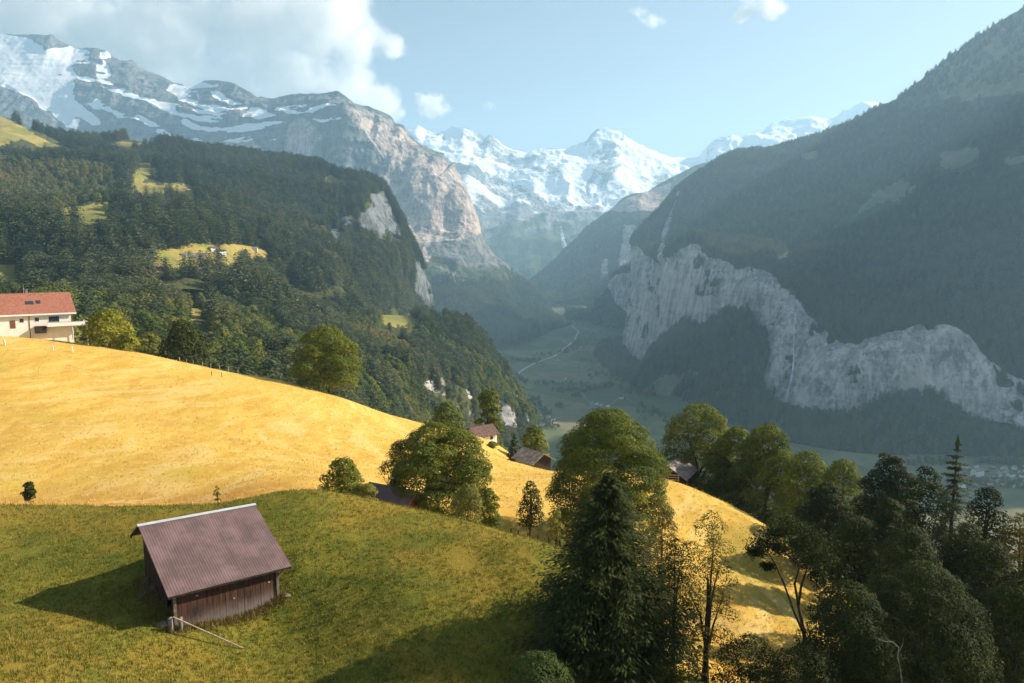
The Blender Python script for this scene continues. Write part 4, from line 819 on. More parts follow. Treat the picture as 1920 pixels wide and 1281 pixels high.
Q = far_part('massif', 15000, 6); wood('spruce_forest', 'dim forest at the foot of the lit rock wall', Q, sizes(Q, 26, 6, 5), sp, 5)
Q = far_part('far_hill', 7000, 7); wood('spruce_forest', 'blue hazed forest on the hill at the valley head', Q, sizes(Q, 30, 6, 6), sp, 6)
Q = far_part('spur', 1500, 8); wood('spruce_forest', 'dark trees round the small cliff spur', Q, sizes(Q, 24, 5, 7), sp, 7)
# hedges and copses on the valley floor
hed = []
def copse(a, b, n, spread, seed):
    r = np.random.default_rng(seed); t_ = r.random(n); x = a[0] + (b[0] - a[0]) * t_ + r.normal(size=n) * spread; y = a[1] + (b[1] - a[1]) * t_ + r.normal(size=n) * spread * .28
    q = W(x, y, onfloor(x, y)); q[:, 2] = ZF; hed.append(q)
for a, b, n, s in [((1000, 720), (1100, 722), 40, 4), ((1045, 735), (1085, 732), 60, 5), ((1075, 745), (1080, 742), 12, 4), ((1095, 735), (1145, 722), 60, 5), ((950, 676), (1010, 680), 70, 8), ((1010, 668), (1080, 655), 60, 6), ((1070, 650), (1090, 640), 40, 5), ((960, 700), (990, 720), 40, 4), ((990, 745), (1030, 780), 50, 6), ((1045, 762), (1055, 765), 10, 4),
                   ((1085, 655), (1110, 625), 60, 9), ((1110, 690), (1200, 740), 90, 12), ((1180, 735), (1230, 745), 30, 8), ((1095, 675), (1102, 680), 8, 3), ((1105, 705), (1110, 712), 8, 2), ((1080, 600), (1140, 612), 90, 10), ((1010, 790), (1040, 805), 30, 8), ((985, 765), (1000, 800), 40, 5), ((1225, 775), (1232, 770), 10, 4), ((1830, 868), (1925, 868), 90, 8), ((1790, 905), (1925, 915), 60, 10), ((1700, 870), (1790, 868), 60, 8), ((1200, 770), (1420, 830), 160, 14), ((1060, 590), (1100, 600), 40, 5)]:
    copse(a, b, n, s, len(hed) + 50)
Q = np.concatenate(hed); wood('hedge_trees', 'hedges and scattered trees on the valley floor', Q, sizes(Q, 12, 4, 8), br_, 8)
# grass that stands up from the near meadow
def tufts(name, label, n, seed, dry):
    r = np.random.default_rng(seed); d = np.exp(r.uniform(math.log(29), math.log(185 if dry else 72), n)); a_ = r.uniform(-.86, .80, n); x = a_ * d
    yl = yellowness(x, d); keep = (yl > .6) if dry else (yl < .5); x, d = x[keep], d[keep]; z = ground_z(x, d); n = len(x)
    dens = fbm(np.stack([x, d, z], -1), 3.5, 3, seed=81) > -.5; x, d, z = x[dens], d[dens], z[dens]; n = len(x); nb = 4
    C = np.repeat(np.stack([x, d, z], 1), nb, 0) + r.normal(size=(n * nb, 3)) * np.array([.10, .10, 0])
    hgt = (r.uniform(.10, .26, n * nb) if not dry else r.uniform(.14, .4, n * nb))[:, None]; lean = r.normal(size=(n * nb, 3)) * .35 * hgt; lean[:, 2] = 0
    wv = rand_dirs(r, n * nb); wv[:, 2] = 0; wv = unit(wv) * (.03 if not dry else .035)
    V = np.stack([C - wv - np.array([0, 0, .05]), C + wv - np.array([0, 0, .05]), C + lean + np.array([0, 0, 1.]) * hgt], 1).reshape(-1, 3)
    me = np_mesh(name, V, np.arange(len(V)).reshape(-1, 3), M['dry_blade' if dry else 'blade'], smooth=False); attr(me, 'tint', np.repeat(np.repeat(r.random(n), nb), 3))
    return tag(obj(name, me), label, 'grass', kind='stuff')
M['blade'] = mat_leaf('grass_blade', (.105, .125, .018), (.205, .18, .03), (.34, .265, .06), .3, 0)
M['dry_blade'] = mat_leaf('dry_grass_blade', (.55, .34, .08), (.63, .43, .13), (.72, .55, .28), .3, 0)
tufts('grass', 'short green and yellowing grass on the knoll round the barn', 60000, 91, False)
def skirt_grass():
    r = np.random.default_rng(95); n = 2600; e2 = np.array([math.cos(.741), math.sin(.741)]); n2_ = np.array([-e2[1], e2[0]]); A = np.array([-23.887, 45.0])
    u = r.uniform(.1, 8.6, n); v = np.where(r.random(n) < .7, .45 - np.abs(r.normal(size=n)) * .3, .5); k = r.random(n) < .25; u = np.where(k, .25 - np.abs(r.normal(size=n)) * .3, u); v = np.where(k, r.uniform(.5, 9, n), v)
    q = A + u[:, None] * e2 + v[:, None] * n2_; C = np.stack([q[:, 0], q[:, 1], ground_z(q[:, 0], q[:, 1])], 1)
    hg = r.uniform(.2, .6, (n, 1)); ln = r.normal(size=(n, 3)) * .3 * hg; ln[:, 2] = 0; wv = rand_dirs(r, n); wv[:, 2] = 0; wv = unit(wv) * .025
    V = np.stack([C - wv - np.array([0, 0, .05]), C + wv - np.array([0, 0, .05]), C + ln + np.array([0, 0, 1.]) * hg], 1).reshape(-1, 3)
    me = np_mesh('tall_grass', V, np.arange(len(V)).reshape(-1, 3), M['seed_blade'], smooth=False); attr(me, 'tint', np.repeat(r.random(n), 3)); tag(obj('tall_grass', me), 'tall brownish grass left standing along the barn walls', 'grass', kind='stuff')
M['seed_blade'] = mat_leaf('seed_grass_blade', (.12, .11, .03), (.24, .17, .06), (.34, .24, .1), .3, 0)
skirt_grass()
tufts('grass', 'dry golden grass on the sunlit hill', 34000, 92, True)
# ---------------------------------------------------------------- barn on the knoll
t = NT('barn_boards'); oc = t.objco(); z = t.n('ShaderNodeSeparateXYZ'); t.put(z.inputs[0], oc)
st = t.noise(t.mapping(oc, (1, 1, .06)), 7., 6, .65); bl = t.noise(oc, .8, 4); at_ = t.attr('board').outputs['Fac']
c = t.mix(t.ss(st, .35, .65), (.024, .015, .012), (.09, .045, .028)); c = t.mix(t.math('MULTIPLY', at_, .45), c, (.11, .05, .03)); c = t.mix(t.ss(bl, .5, .7), c, (.035, .026, .024))
low = t.ss(t.math('ADD', t.math('ADD', z.outputs[2], t.math('MULTIPLY', st, 1.1)), t.math('MULTIPLY', bl, .9)), 2.35, 1.05)
c = t.mix(t.math('MULTIPLY', low, .8), c, (.2, .17, .16))
M['boards'] = t.surf(t.pbsdf(c, .85, .15, t.bump(st, .5, .03)))
t = NT('roof_sheet'); oc = t.objco(); n = t.noise(t.mapping(oc, (.6, .6, .6)), 1.1, 6); n2 = t.noise(t.mapping(oc, (1.5, .5, .5)), 2.2, 6, .7)
c = t.mix(t.ss(n, .35, .7), (.105, .068, .066), (.175, .112, .108)); c = t.mix(t.math('MULTIPLY', t.ss(n2, .6, .75), .35), c, (.1, .055, .05))
M['sheet'] = t.surf(t.pbsdf(c, .5, .35))
M['grey_metal'] = mat_plain('grey_metal', (.38, .41, .44), .45, .1, 2., .4)
M['dark_wood'] = mat_plain('dark_wood', (.035, .025, .02), .9, .4, 2.)
M['pale_wood'] = mat_plain('pale_wood', (.33, .26, .19), .8, .25, 4.)
M['old_wood'] = mat_plain('old_wood', (.16, .12, .095), .9, .4, 3.)
M['stone'] = mat_plain('stone', (.2, .18, .165), .95, .35, 3.)
M['plaster'] = mat_plain('plaster', (.74, .69, .62), .85, .06, .6)
M['white_paint'] = mat_plain('white_paint', (.72, .71, .69), .6, .05)
M['red_tiles'] = mat_plain('red_tiles', (.30, .12, .08), .9, .25, 2.2)
M['brown_tiles'] = mat_plain('brown_tiles', (.13, .078, .065), .85, .3, 1.5)
M['grey_tiles'] = mat_plain('grey_tiles', (.27, .22, .19), .9, .35, 1.2)
M['glass'] = mat_plain('window_glass', (.03, .04, .05), .12, .3, 2., .6)
M['brown_paint'] = mat_plain('brown_paint', (.17, .07, .035), .7, .2)
M['red_paint'] = mat_plain('red_paint', (.3, .06, .045), .8, .25)

BA = np.array([-23.887, 45.0, -23.156]); by_ = .741; bt_ = -.06
Eb = np.array([math.cos(by_) * math.cos(bt_), math.sin(by_) * math.cos(bt_), math.sin(bt_)]); Nb = np.array([-math.sin(by_), math.cos(by_), 0]); Zb = np.array([0, 0, 1.])
BL, BW, BH = 9.0, 6.91, 3.18
BO = BA + Eb * 4.5 + Nb * 4.5; BO[2] = -26.35
def Bp(u, v, w): return BA + Eb * u + Nb * v + Zb * w - BO
def roofz(v): return BH * v / BW if v <= BW else BH - (v - BW) * .62
barn = tag(empty('barn', tuple(BO)), 'old brown timber barn with a dull red corrugated roof on the green knoll', 'barn')
nu = 430; us = np.linspace(0, BL, nu); vs = [0, .3, 1.2, 2.4, 3.6, 4.8, 6.0, BW]
sag = lambda u, v: -.05 * math.sin(pi * u / BL) * math.sin(pi * min(v, BW) / BW)
V = np.array([[Bp(u, v, roofz(v) + .007 * math.sin(u * 2 * pi / .19) + .012 * (int(u / 1.05) % 2) + sag(u, v)) for u in us] for v in vs])
V2 = V + np.array([0, 0, -.03])
o = obj('roof', np_mesh('roof', np.concatenate([V.reshape(-1, 3), V2.reshape(-1, 3)]), [gridfaces(len(vs), nu), gridfaces(len(vs), nu)[:, ::-1] + V.size // 3], M['sheet']), barn)
vs2 = [BW, BW + 1.2, BW + 2.75]
V = np.array([[Bp(u, v, roofz(v) - .004 + .007 * math.sin(u * 2 * pi / .19)) for u in us] for v in vs2])
o['label'] = 'camera facing slope of dull red corrugated sheet'
ob = obj('roof', np_mesh('roof', np.concatenate([V.reshape(-1, 3), (V - np.array([0, 0, .03])).reshape(-1, 3)]), [gridfaces(3, nu), gridfaces(3, nu)[:, ::-1] + V.size // 3], M['sheet']), barn); ob['label'] = 'short rear slope'
mb = MB(); P = [[Bp(u, BW - .2, roofz(BW - .2) + .05), Bp(u, BW, BH + .085), Bp(u, BW + .2, roofz(BW + .2) + .05)] for u in (-.06, BL + .06)]
mb.add(P[0] + P[1], [(0, 3, 4, 1), (1, 4, 5, 2), (0, 1, 2), (3, 5, 4)]); mb.build('ridge_cap', M['grey_metal'], barn)
mb = MB()
for u in (.03, BL - .09):
    mb.hexa([Bp(u, 0, -.2), Bp(u + .06, 0, -.2), Bp(u + .06, BW, BH - .2), Bp(u, BW, BH - .2), Bp(u, 0, -.04), Bp(u + .06, 0, -.04), Bp(u + .06, BW, BH - .04), Bp(u, BW, BH - .04)])
    v9 = BW + 2.7; mb.hexa([Bp(u, BW, BH - .22), Bp(u + .06, BW, BH - .22), Bp(u + .06, v9, roofz(v9) - .22), Bp(u, v9, roofz(v9) - .22), Bp(u, BW, BH - .05), Bp(u + .06, BW, BH - .05), Bp(u + .06, v9, roofz(v9) - .05), Bp(u, v9, roofz(v9) - .05)])
mb.hexa([Bp(.1, .03, -.17), Bp(BL - .1, .03, -.17), Bp(BL - .1, .08, -.15), Bp(.1, .08, -.15), Bp(.1, .03, -.05), Bp(BL - .1, .03, -.05), Bp(BL - .1, .08, -.03), Bp(.1, .08, -.03)])
mb.build('roof_edge', M['dark_wood'], barn)
r = np.random.default_rng(3)
def plank_wall(name, along, at0, a0, a1, skip=None):
    V, Fq, Bd = [], [], []; a = a0
    while a < a1 - .02:
        wd = min(r.uniform(.17, .27), a1 - a); off = r.uniform(0, .03); bot = -3.75 + r.uniform(-.05, .2) - (.25 if along == 'u' else 0)
        for q in ((a, a + wd - .012),):
            pts = []
            for zz in (0, 1):
                for (s, dep) in ((q[0], -off), (q[1], -off), (q[1], .06), (q[0], .06)):
                    if along == 'u': u, v = s, at0 + dep
                    else: u, v = at0 + dep, s
                    if skip and zz == 0 and skip[0] < s < skip[1]: w = roofz(v) - skip[2]
                    else: w = bot if zz == 0 else roofz(v) - .06
                    pts.append(Bp(u, v, w))
            b = MB().hexa(pts); V.append(np.array(pts)); Fq.append(np.array([(3, 2, 1, 0), (4, 5, 6, 7), (0, 1, 5, 4), (1, 2, 6, 5), (2, 3, 7, 6), (3, 0, 4, 7)]) + 8 * (len(V) - 1)); Bd += [r.random()] * 8
        a += wd
    me = np_mesh(name, np.concatenate(V), np.concatenate(Fq), M['boards'], smooth=False); attr(me, 'board', Bd); return obj(name, me, barn)
plank_wall('wall', 'u', .62, .40, BL - .85)['label'] = 'front wall of dark brown upright boards'
plank_wall('wall', 'v', .80, .70, 9.0, (.9, 3.2, 1.2))['label'] = 'gable end in the dark with an opening near the front corner'
plank_wall('wall', 'v', BL - .95, .70, 9.0)['label'] = 'far gable end of upright boards'
plank_wall('wall', 'u', 9.0, .80, BL - .9)['label'] = 'rear wall of upright boards'
for u in (.55, BL - .95):
    mb = MB(); mb.hexa([Bp(u - .1, .5, -3.8), Bp(u + .1, .5, -3.8), Bp(u + .1, .68, -3.8), Bp(u - .1, .68, -3.8), Bp(u - .1, .5, -.08), Bp(u + .1, .5, -.08), Bp(u + .1, .68, -.02), Bp(u - .1, .68, -.02)]); mb.build('corner_post', M['old_wood'], barn)
mb = MB()
for u in np.arange(.6, BL - .5, 1.25):
    mb.hexa([Bp(u, .06, -.20), Bp(u + .1, .06, -.20), Bp(u + .1, 1.4, .37), Bp(u, 1.4, .37), Bp(u, .06, -.06), Bp(u + .1, .06, -.06), Bp(u + .1, 1.4, .52), Bp(u, 1.4, .52)])
mb.build('rafters', M['old_wood'], barn)
# brace from eave to far corner
MB().tube([Bp(BL - .5, .15, -.1), Bp(BL - .9, .6, -.75)], [.05, .05], 6).build('brace', M['old_wood'], barn)
mb = MB()
for u, v, w in ((2.0, .56, -.75), (7.3, .56, -1.15), (4.6, .56, -1.7)): mb.hexa([Bp(u, v, w), Bp(u + .16, v, w), Bp(u + .16, v + .04, w), Bp(u, v + .04, w), Bp(u, v, w + .12), Bp(u + .16, v, w + .12), Bp(u + .16, v + .04, w + .12), Bp(u, v + .04, w + .12)])
mb.build('wall_vent', M['stone'], barn)
def blob(name, p, s, mat, seed, label, cat, group=None):
    r = np.random.default_rng(seed); n = 12; th = np.linspace(0, pi, n); ph = np.linspace(0, 2 * pi, n * 2, endpoint=False)
    T_, P_ = np.meshgrid(th, ph, indexing='ij'); D = np.stack([np.sin(T_) * np.cos(P_), np.sin(T_) * np.sin(P_), np.cos(T_)], -1)
    D = D * (1 + .22 * fbm(D, .7, 3, seed=seed))[..., None] * np.array(s); D = np.concatenate([D, D[:, :1]], 1)
    o = obj(name, np_mesh(name, D.reshape(-1, 3), gridfaces(n, 2 * n + 1), mat)); o.location = tuple(p); return tag(o, label, cat, group)
def gpt(px, py, d): p = W(px, py, d); return np.array([p[0], d, float(ground_z(p[0], d))])
g1 = Bp(.25, .25, 0) + BO; g1[2] = float(ground_z(g1[0], g1[1]))
mb = MB().tube([(0, 0, -.3), (.02, 0, .5), (.0, .02, 1.05)], [.2, .17, .15], 8); o = mb.build('stone_post', M['stone'], None, True); o.location = tuple(g1 + np.array([-.1, -.1, 0])); tag(o, 'pale weathered stump post at the front corner of the barn', 'post')
mb = MB().tube([(0, 0, -.3), (.03, 0, .9)], [.14, .12], 8); o = mb.build('stone_post', M['stone'], None, True); o.location = tuple(g1 + np.array([.45, .25, 0])); tag(o, 'thinner grey stump post close to the barn front wall', 'post')
blob('boulder', g1 + np.array([-.9, .45, .15]), (.5, .4, .35), M['stone'], 5, 'grey boulder beside the shaded barn corner', 'boulder')
g2 = Bp(BL - .6, .4, 0) + BO; g2[2] = float(ground_z(g2[0], g2[1]))
blob('boulder', g2 + np.array([.2, .1, -.02]), (.4, .3, .16), M['old_wood'], 6, 'low flat stone at the right corner of the barn', 'boulder')
p0 = g1 + np.array([.15, -.12, 1.12]); q = W(455, 1187, 45.7); p1 = np.array([q[0], 45.7, float(ground_z(q[0], 45.7)) + .06])
o = MB().tube([(0, 0, 0), tuple(p1 - p0)], [.055, .05], 8).build('pole', M['pale_wood']); o.location = tuple(p0); tag(o, 'pale straight pole leaning from the corner post to the grass', 'pole')
for i in range(9):
    v = 5.2 + .33 * i + r.normal() * .1; b = Bp(.8 - r.uniform(.9, 1.7), v - r.uniform(.1, .5), 0) + BO; b[2] = float(ground_z(b[0], b[1])) - .05; tp = Bp(.72, v, -3.7 + r.uniform(1.6, 2.9)) + BO
    o = MB().tube([(0, 0, 0), tuple(tp - b)], [r.uniform(.05, .09), .05], 6).build('leaning_board', M['old_wood']); o.location = tuple(b); tag(o, 'grey brown pole leaning on the shaded left end of the barn', 'pole', 'poles leaning on the barn')

# ---------------------------------------------------------------- houses
def gable(root, L, Wd, H, rise, over, wallm, roofm, th=.18, base=-2.0, windows=(), chimney=None, gablem=None):
    mb = MB(); x, y = L / 2, Wd / 2
    mb.add([(-x, -y, base), (x, -y, base), (x, y, base), (-x, y, base), (-x, -y, H), (x, -y, H), (x, y, H), (-x, y, H), (-x, 0, H + rise), (x, 0, H + rise)],
           [(0, 1, 5, 4), (1, 2, 6, 9, 5), (2, 3, 7, 6), (3, 0, 4, 8, 7)]); mb.build('wall', wallm, root)
    k = rise / y; ex, ey = x + over, y + over; ez = H - k * over; mr = MB()
    for s in (-1, 1):
        mr.hexa([(-ex, s * ey, ez + .02), (ex, s * ey, ez + .02), (ex, 0, H + rise + .02), (-ex, 0, H + rise + .02), (-ex, s * ey, ez + th), (ex, s * ey, ez + th), (ex, 0, H + rise + th), (-ex, 0, H + rise + th)])
    rf = mr.build('roof', roofm, root)
    for (face, u, zc, w, h) in windows:
        f = MB(); g = MB()
        if face == 'front': f.box(u - w / 2 - .08, u + w / 2 + .08, -y - .06, -y + .02, zc - h / 2 - .08, zc + h / 2 + .08); g.box(u - w / 2, u + w / 2, -y - .075, -y - .05, zc - h / 2, zc + h / 2)
        else: f.box(x - .02, x + .06, u - w / 2 - .08, u + w / 2 + .08, zc - h / 2 - .08, zc + h / 2 + .08); g.box(x + .05, x + .075, u - w / 2, u + w / 2, zc - h / 2, zc + h / 2)
        fo = f.build('window', M['white_paint'] if wallm is not M['white_paint'] else M['brown_paint'], root); g.build('pane', M['glass'], fo)
    if chimney:
        cx, cy, cw, ch = chimney; zb = H + rise - abs(cy) * k; MB().box(cx - cw, cx + cw, cy - cw, cy + cw, zb - .3, zb + ch).box(cx - cw * 1.2, cx + cw * 1.2, cy - cw * 1.2, cy + cw * 1.2, zb + ch, zb + ch + .12).build('chimney', M['stone'], rf)
    return rf
# big chalet at the left edge
yaw = R(42); e_ = np.array([math.cos(yaw), math.sin(yaw), 0]); n_ = np.array([-math.sin(yaw), math.cos(yaw), 0])
tip = W(143, 586, 190); L_, Wd_, H_, rise_, ov = 27., 13., 9.2, 4.6, .9
ez = H_ - rise_ / (Wd_ / 2) * ov
cen = tip - e_ * (L_ / 2 + ov) + n_ * (Wd_ / 2 + ov) - np.array([0, 0, ez + .05])
ch = tag(empty('chalet', tuple(cen), yaw), 'cream walled chalet with a wide red roof and white balcony at the left border', 'chalet')
hx = L_ / 2
rf = gable(ch, L_, Wd_, H_, rise_, ov, M['plaster'], M['red_tiles'], .25, -3, [('front', hx - 4.3, 7.0, 2.4, 1.5), ('front', hx - 8.2, 7.1, .9, 1.0), ('front', hx - 11.6, 7.0, .9, 1.0), ('front', hx - 17, 7.0, 1.0, 1.1), ('side', -3.0, 6.9, 1.6, 1.4), ('side', 2.4, 6.9, 1.6, 1.4)], (hx - 9.2, .4, .28, 1.4))
MB().box(-hx - ov, hx + ov, -Wd_ / 2 - ov - .08, -Wd_ / 2 - ov + .05, ez - .3, ez + .12).build('gutter_board', M['white_paint'], ch)
k_ = rise_ / (Wd_ / 2)
for (u, v, w) in ((hx - 9.2, -3.6, .9), (hx - 7.2, -3.4, .5)):
    zb = H_ + rise_ - abs(v) * k_ + .25; s = MB().hexa([(u - w, v - .55, zb - .55 * k_), (u + w, v - .55, zb - .55 * k_), (u + w, v + .55, zb + .55 * k_), (u - w, v + .55, zb + .55 * k_), (u - w, v - .55, zb - .55 * k_ + .12), (u + w, v - .55, zb - .55 * k_ + .12), (u + w, v + .55, zb + .55 * k_ + .12), (u - w, v + .55, zb + .55 * k_ + .12)]); s.build('skylight', M['glass'], rf)
bal = MB().box(hx - 6.2, hx + 3.2, -Wd_ / 2 - 2.3, -Wd_ / 2 - .02, 4.9, 5.1).box(hx + .02, hx + 3.2, -Wd_ / 2, -Wd_ / 2 + 4, 4.9, 5.1)
b_ = bal.build('balcony', M['stone'], ch)
MB().box(hx - 6.2, hx + 3.2, -Wd_ / 2 - 2.36, -Wd_ / 2 - 2.3, 5.12, 6.2).box(hx + 3.2, hx + 3.26, -Wd_ / 2 - 2.3, -Wd_ / 2 + 4, 5.12, 6.2).build('parapet', M['white_paint'], b_)
MB().box(hx - 6.3, hx + 3.36, -Wd_ / 2 - 2.42, -Wd_ / 2 - 2.24, 6.22, 6.3).build('handrail', M['pale_wood'], b_)
for u in (hx - .4, hx + 3.0): MB().box(u - .09, u + .09, -Wd_ / 2 - 2.2, -Wd_ / 2 - 2.02, -3, 4.88).build('post', M['white_paint'], b_)
MB().box(hx - 14.2, hx - 13.0, -Wd_ / 2 - .07, -Wd_ / 2 - .03, 5.0, 7.1).build('door', M['brown_paint'], ch)
MB().box(hx - 10.0, hx - 9.85, -Wd_ / 2 - .14, -Wd_ / 2 - .02, 2, ez).build('downpipe', M['brown_paint'], ch)
MB().box(hx - .25, hx + .03, -Wd_ / 2 - .05, -Wd_ / 2 - .012, 1, H_ - .3).build('corner_board', M['brown_paint'], ch)
MB().box(hx - 8.9, hx - 6.4, -Wd_ / 2 - 1.8, -Wd_ / 2 - .05, 3.4, 5.3).build('stairs', M['dark_wood'], ch)
MB().tube([(hx - 9.9, .1, H_ + rise_ + .1), (hx - 9.9, .1, H_ + rise_ + 2.6)], [.05, .03], 6).build('antenna', M['grey_metal'], rf)
# small buildings beyond the hill
def small(name, label, cat, px, d, py_base, yaw, **kw):
    p = W(px, py_base, d); o = tag(empty(name, tuple(p), R(yaw)), label, cat); gable(o, **kw); return o
small('chalet', 'white walled little chalet with a brown roof below the tall narrow tree', 'chalet', 902, 200, 826, 38, L=7.2, Wd=6.2, H=2.4, rise=2.0, over=.7, wallm=M['plaster'], roofm=M['brown_tiles'], base=-4, windows=[('front', -1.5, 1.2, 1., 1.), ('front', 1.6, 1.2, 1., 1.), ('side', 0, 1.2, 1, 1)], chimney=(1.2, .6, .25, .9))
c2 = small('cabin', 'small cabin with weathered grey roof half hidden by the tallest maple', 'cabin', 1000, 150, 876, 128, L=6.0, Wd=5.2, H=2.3, rise=1.5, over=.8, wallm=M['dark_wood'], roofm=M['grey_tiles'], base=-4, windows=[('side', 0, 1.3, .9, .8)])
MB().box(-2.2, 3.04, 2.55, 2.68, -3.9, 2.1).build('plastered_wall', M['white_paint'], c2)
hp = base_at(738, 82); hh_ = tag(empty('hut', tuple(hp + np.array([0, 0, -.4])), R(-28)), 'low hut with dull purple roof and red gable under the broad maple', 'hut'); gable(hh_, L=6.5, Wd=5, H=2.2, rise=1.7, over=.5, wallm=M['red_paint'], roofm=M['sheet'], base=-2, windows=[('side', -.9, 1.1, .7, .8)])
hp = base_at(1262, 128); hh_ = tag(empty('hut', tuple(hp + np.array([0, 0, -.5])), R(60)), 'dark wooden hut with overhanging roof between the tallest and the flat topped maple', 'hut'); gable(hh_, L=6, Wd=5.5, H=4.2, rise=1.6, over=1.0, wallm=M['dark_wood'], roofm=M['grey_tiles'], base=-3, windows=[('front', 0, 2.2, .8, .8)])
rp = base_at(1262, 121); rl = tag(empty('railing', tuple(rp), R(-12)), 'short pale railing beside the dark hut on the slope edge', 'railing')
for x_ in (-.9, .9): MB().box(x_ - .06, x_ + .06, -.06, .06, -.4, 1.5).build('post', M['pale_wood'], rl)
for z_ in (.5, .95, 1.4): MB().box(-1.1, 1.1, -.1, -.062, z_ - .07, z_ + .07).build('rail', M['pale_wood'], rl)
# far houses: one source house of each colour, copied with its wall and roof
def house_source(wallm, roofm, L, Wd, H, rise):
    o = empty('house'); gable(o, L, Wd, H, rise, .7, wallm, roofm, .3, -3); return o
def copy_tree(o):
    c = o.copy(); COL.objects.link(c)
    for q in o.children: w_ = q.copy(); COL.objects.link(w_); w_.parent = c
    return c
SRC = []
def far_house(kind, p, yaw, s, label, cat, group=None):
    src = {'w': lambda: house_source(M['white_paint'], M['brown_tiles'], 13, 10, 6, 3.2), 'd': lambda: house_source(M['brown_paint'], M['grey_tiles'], 12, 9.5, 5, 3), 'p': lambda: house_source(M['plaster'], M['grey_tiles'], 11, 9, 5, 3), 'r': lambda: house_source(M['red_paint'], M['brown_tiles'], 14, 10, 6, 3.2), 'h': lambda: house_source(M['white_paint'], M['grey_tiles'], 26, 14, 12, 5), 's': lambda: house_source(M['white_paint'], M['grey_tiles'], 7, 5, 2.6, 1.2)}[kind]
    old = [q for q in SRC if q[0] == kind]
    if old: o = copy_tree(old[0][1])
    else: o = src(); SRC.append((kind, o))
    o.location = tuple(p); o.rotation_euler = (0, 0, yaw); o.scale = (s, s, s); tag(o, label, cat, group)
    if group is None and 'group' in o.keys(): del o['group']
    return o
def fl(px, py): q = W(px, py, onfloor(px, py)); q[2] = ZF; return q
r = np.random.default_rng(12)
far_house('h', fl(1832, 892), .4, 1.0, 'large white hotel block, tallest in the valley village', 'hotel')
vill = []
while len(vill) < 34:
    a, b = r.uniform(1795, 1925), r.uniform(876, 916)
    q = fl(a, b)
    if all(np.hypot(*(q - v)[:2]) > 22 for v in vill) and np.hypot(*(q - fl(1832, 892))[:2]) > 32: vill.append(q)
for q in vill: far_house('wdp'[r.integers(0, 3)], q, r.random() * 3, r.uniform(.8, 1.1), 'house of the village at the foot of the right cliffs', 'house', 'village houses below the right cliffs')
v2 = []
while len(v2) < 18:
    a, b = r.uniform(996, 1040), r.uniform(772, 800)
    if b < 770 + (a - 990) * .25: continue
    q = fl(a, b)
    if all(np.hypot(*(q - v)[:2]) > 22 for v in v2): v2.append(q)
for q in v2: far_house('wpd'[r.integers(0, 3)], q, r.random() * 3, r.uniform(.8, 1.1), 'house by the river just past the rocky edge', 'house', 'houses by the river past the rocky edge')
for a, b in [(1076, 655), (1049, 676), (1060, 712), (1112, 756), (1118, 759), (1126, 761), (1140, 763), (1165, 748), (1100, 592), (1122, 597), (1124, 612), (1135, 606), (1146, 614), (1095, 600), (1040, 556), (1052, 552), (1046, 545), (1030, 558), (1066, 560), (1060, 640)]:
    far_house('wp'[r.integers(0, 2)], fl(a, b) if b > 575 else W(a, b + 6, 5900) * 0 + fl(a, 578 + r.random() * 6), r.random() * 3, r.uniform(.8, 1.2), 'pale farmhouse strewn over the hazy valley floor', 'house', 'farmhouses on the valley floor')
def on_grid(G, px, py):
    gx, gy = proj(G); i = np.argmin((gx - px)**2 + (gy - py)**2); return G.reshape(-1, 3)[i]
GU = SCAT['upper'][0]; GL = SCAT['lower'][0]
far_house('r', on_grid(GU, 17, 408) + np.array([0, 0, 1]), .3, .8, 'red farmhouse at the left border above the dark wood', 'house')
far_house('d', on_grid(GU, -2, 408) + np.array([0, 0, 1]), .2, .7, 'brown shed beside the red farmhouse at the left border', 'shed')
for i, a in enumerate((344, 352, 360, 368, 376, 384)): far_house('s', on_grid(GU, a, 481 - i * .4) + np.array([0, 0, .6]), .2, .95, 'tiny white cabin in the row on the green clearing', 'cabin', 'row of cabins on the green clearing')
for (a, b, kd, lb) in [(399, 471, 'w', 'white house right of the cabin row at the edge of the clearing'), (408, 478, 'p', 'cream house just below the white house by the clearing'), (418, 480, 'w', 'white house nearest the spruces right of the clearing'), (372, 512, 'p', 'lone house below the green clearing'), (738, 556, 'w', 'white house under the bluff on a brown meadow'), (212, 345, 's', 'speck of a white hut on the upper meadow'), (455, 480, 'd', 'brown house between the spruces right of the clearing'), (478, 470, 'p', 'cream house at the upper end of the brown strip'), (300, 505, 'd', 'brown barn at the lower left end of the clearing'), (352, 360, 'd', 'dark hut at the right end of the upper meadow')]:
    far_house(kd, on_grid(GU, a, b) + np.array([0, 0, 1]), r.random(), .75 if kd != 's' else 1, lb, 'house')
# fence posts
def post(px, py, d, h, label, group, mat='old_wood', w=.07):
    p = base_at(px, d); o = MB().box(-w, w, -w, w, -.4, h).build('fence_post', M[mat]); o.location = tuple(p); o.rotation_euler = (r.normal() * .05, r.normal() * .05, r.random()); tag(o, label, 'post', group)
for a in (337, 350, 363, 380, 395, 412, 428, 446, 468, 490, 502, 515, 525, 533, 543, 552): post(a, 0, 176.5, 1.25, 'thin wooden fence post on the crest of the yellow hill', 'fence posts along the yellow crest', 'pale_wood')
post(9, 0, 162, 1.3, 'white fence post nearest the left border on the yellow hill', None, 'white_paint', .13); post(99, 0, 163, 1.2, 'white fence post below the chalet balcony stairs', None, 'white_paint', .12); post(137, 0, 164, 1.5, 'white fence post below the right end of the balcony', None, 'white_paint', .1)
for a in (397, 416): post(a, 0, 165, 1.1, 'faint grey stake standing in the yellow hill', 'stakes in the yellow hill')
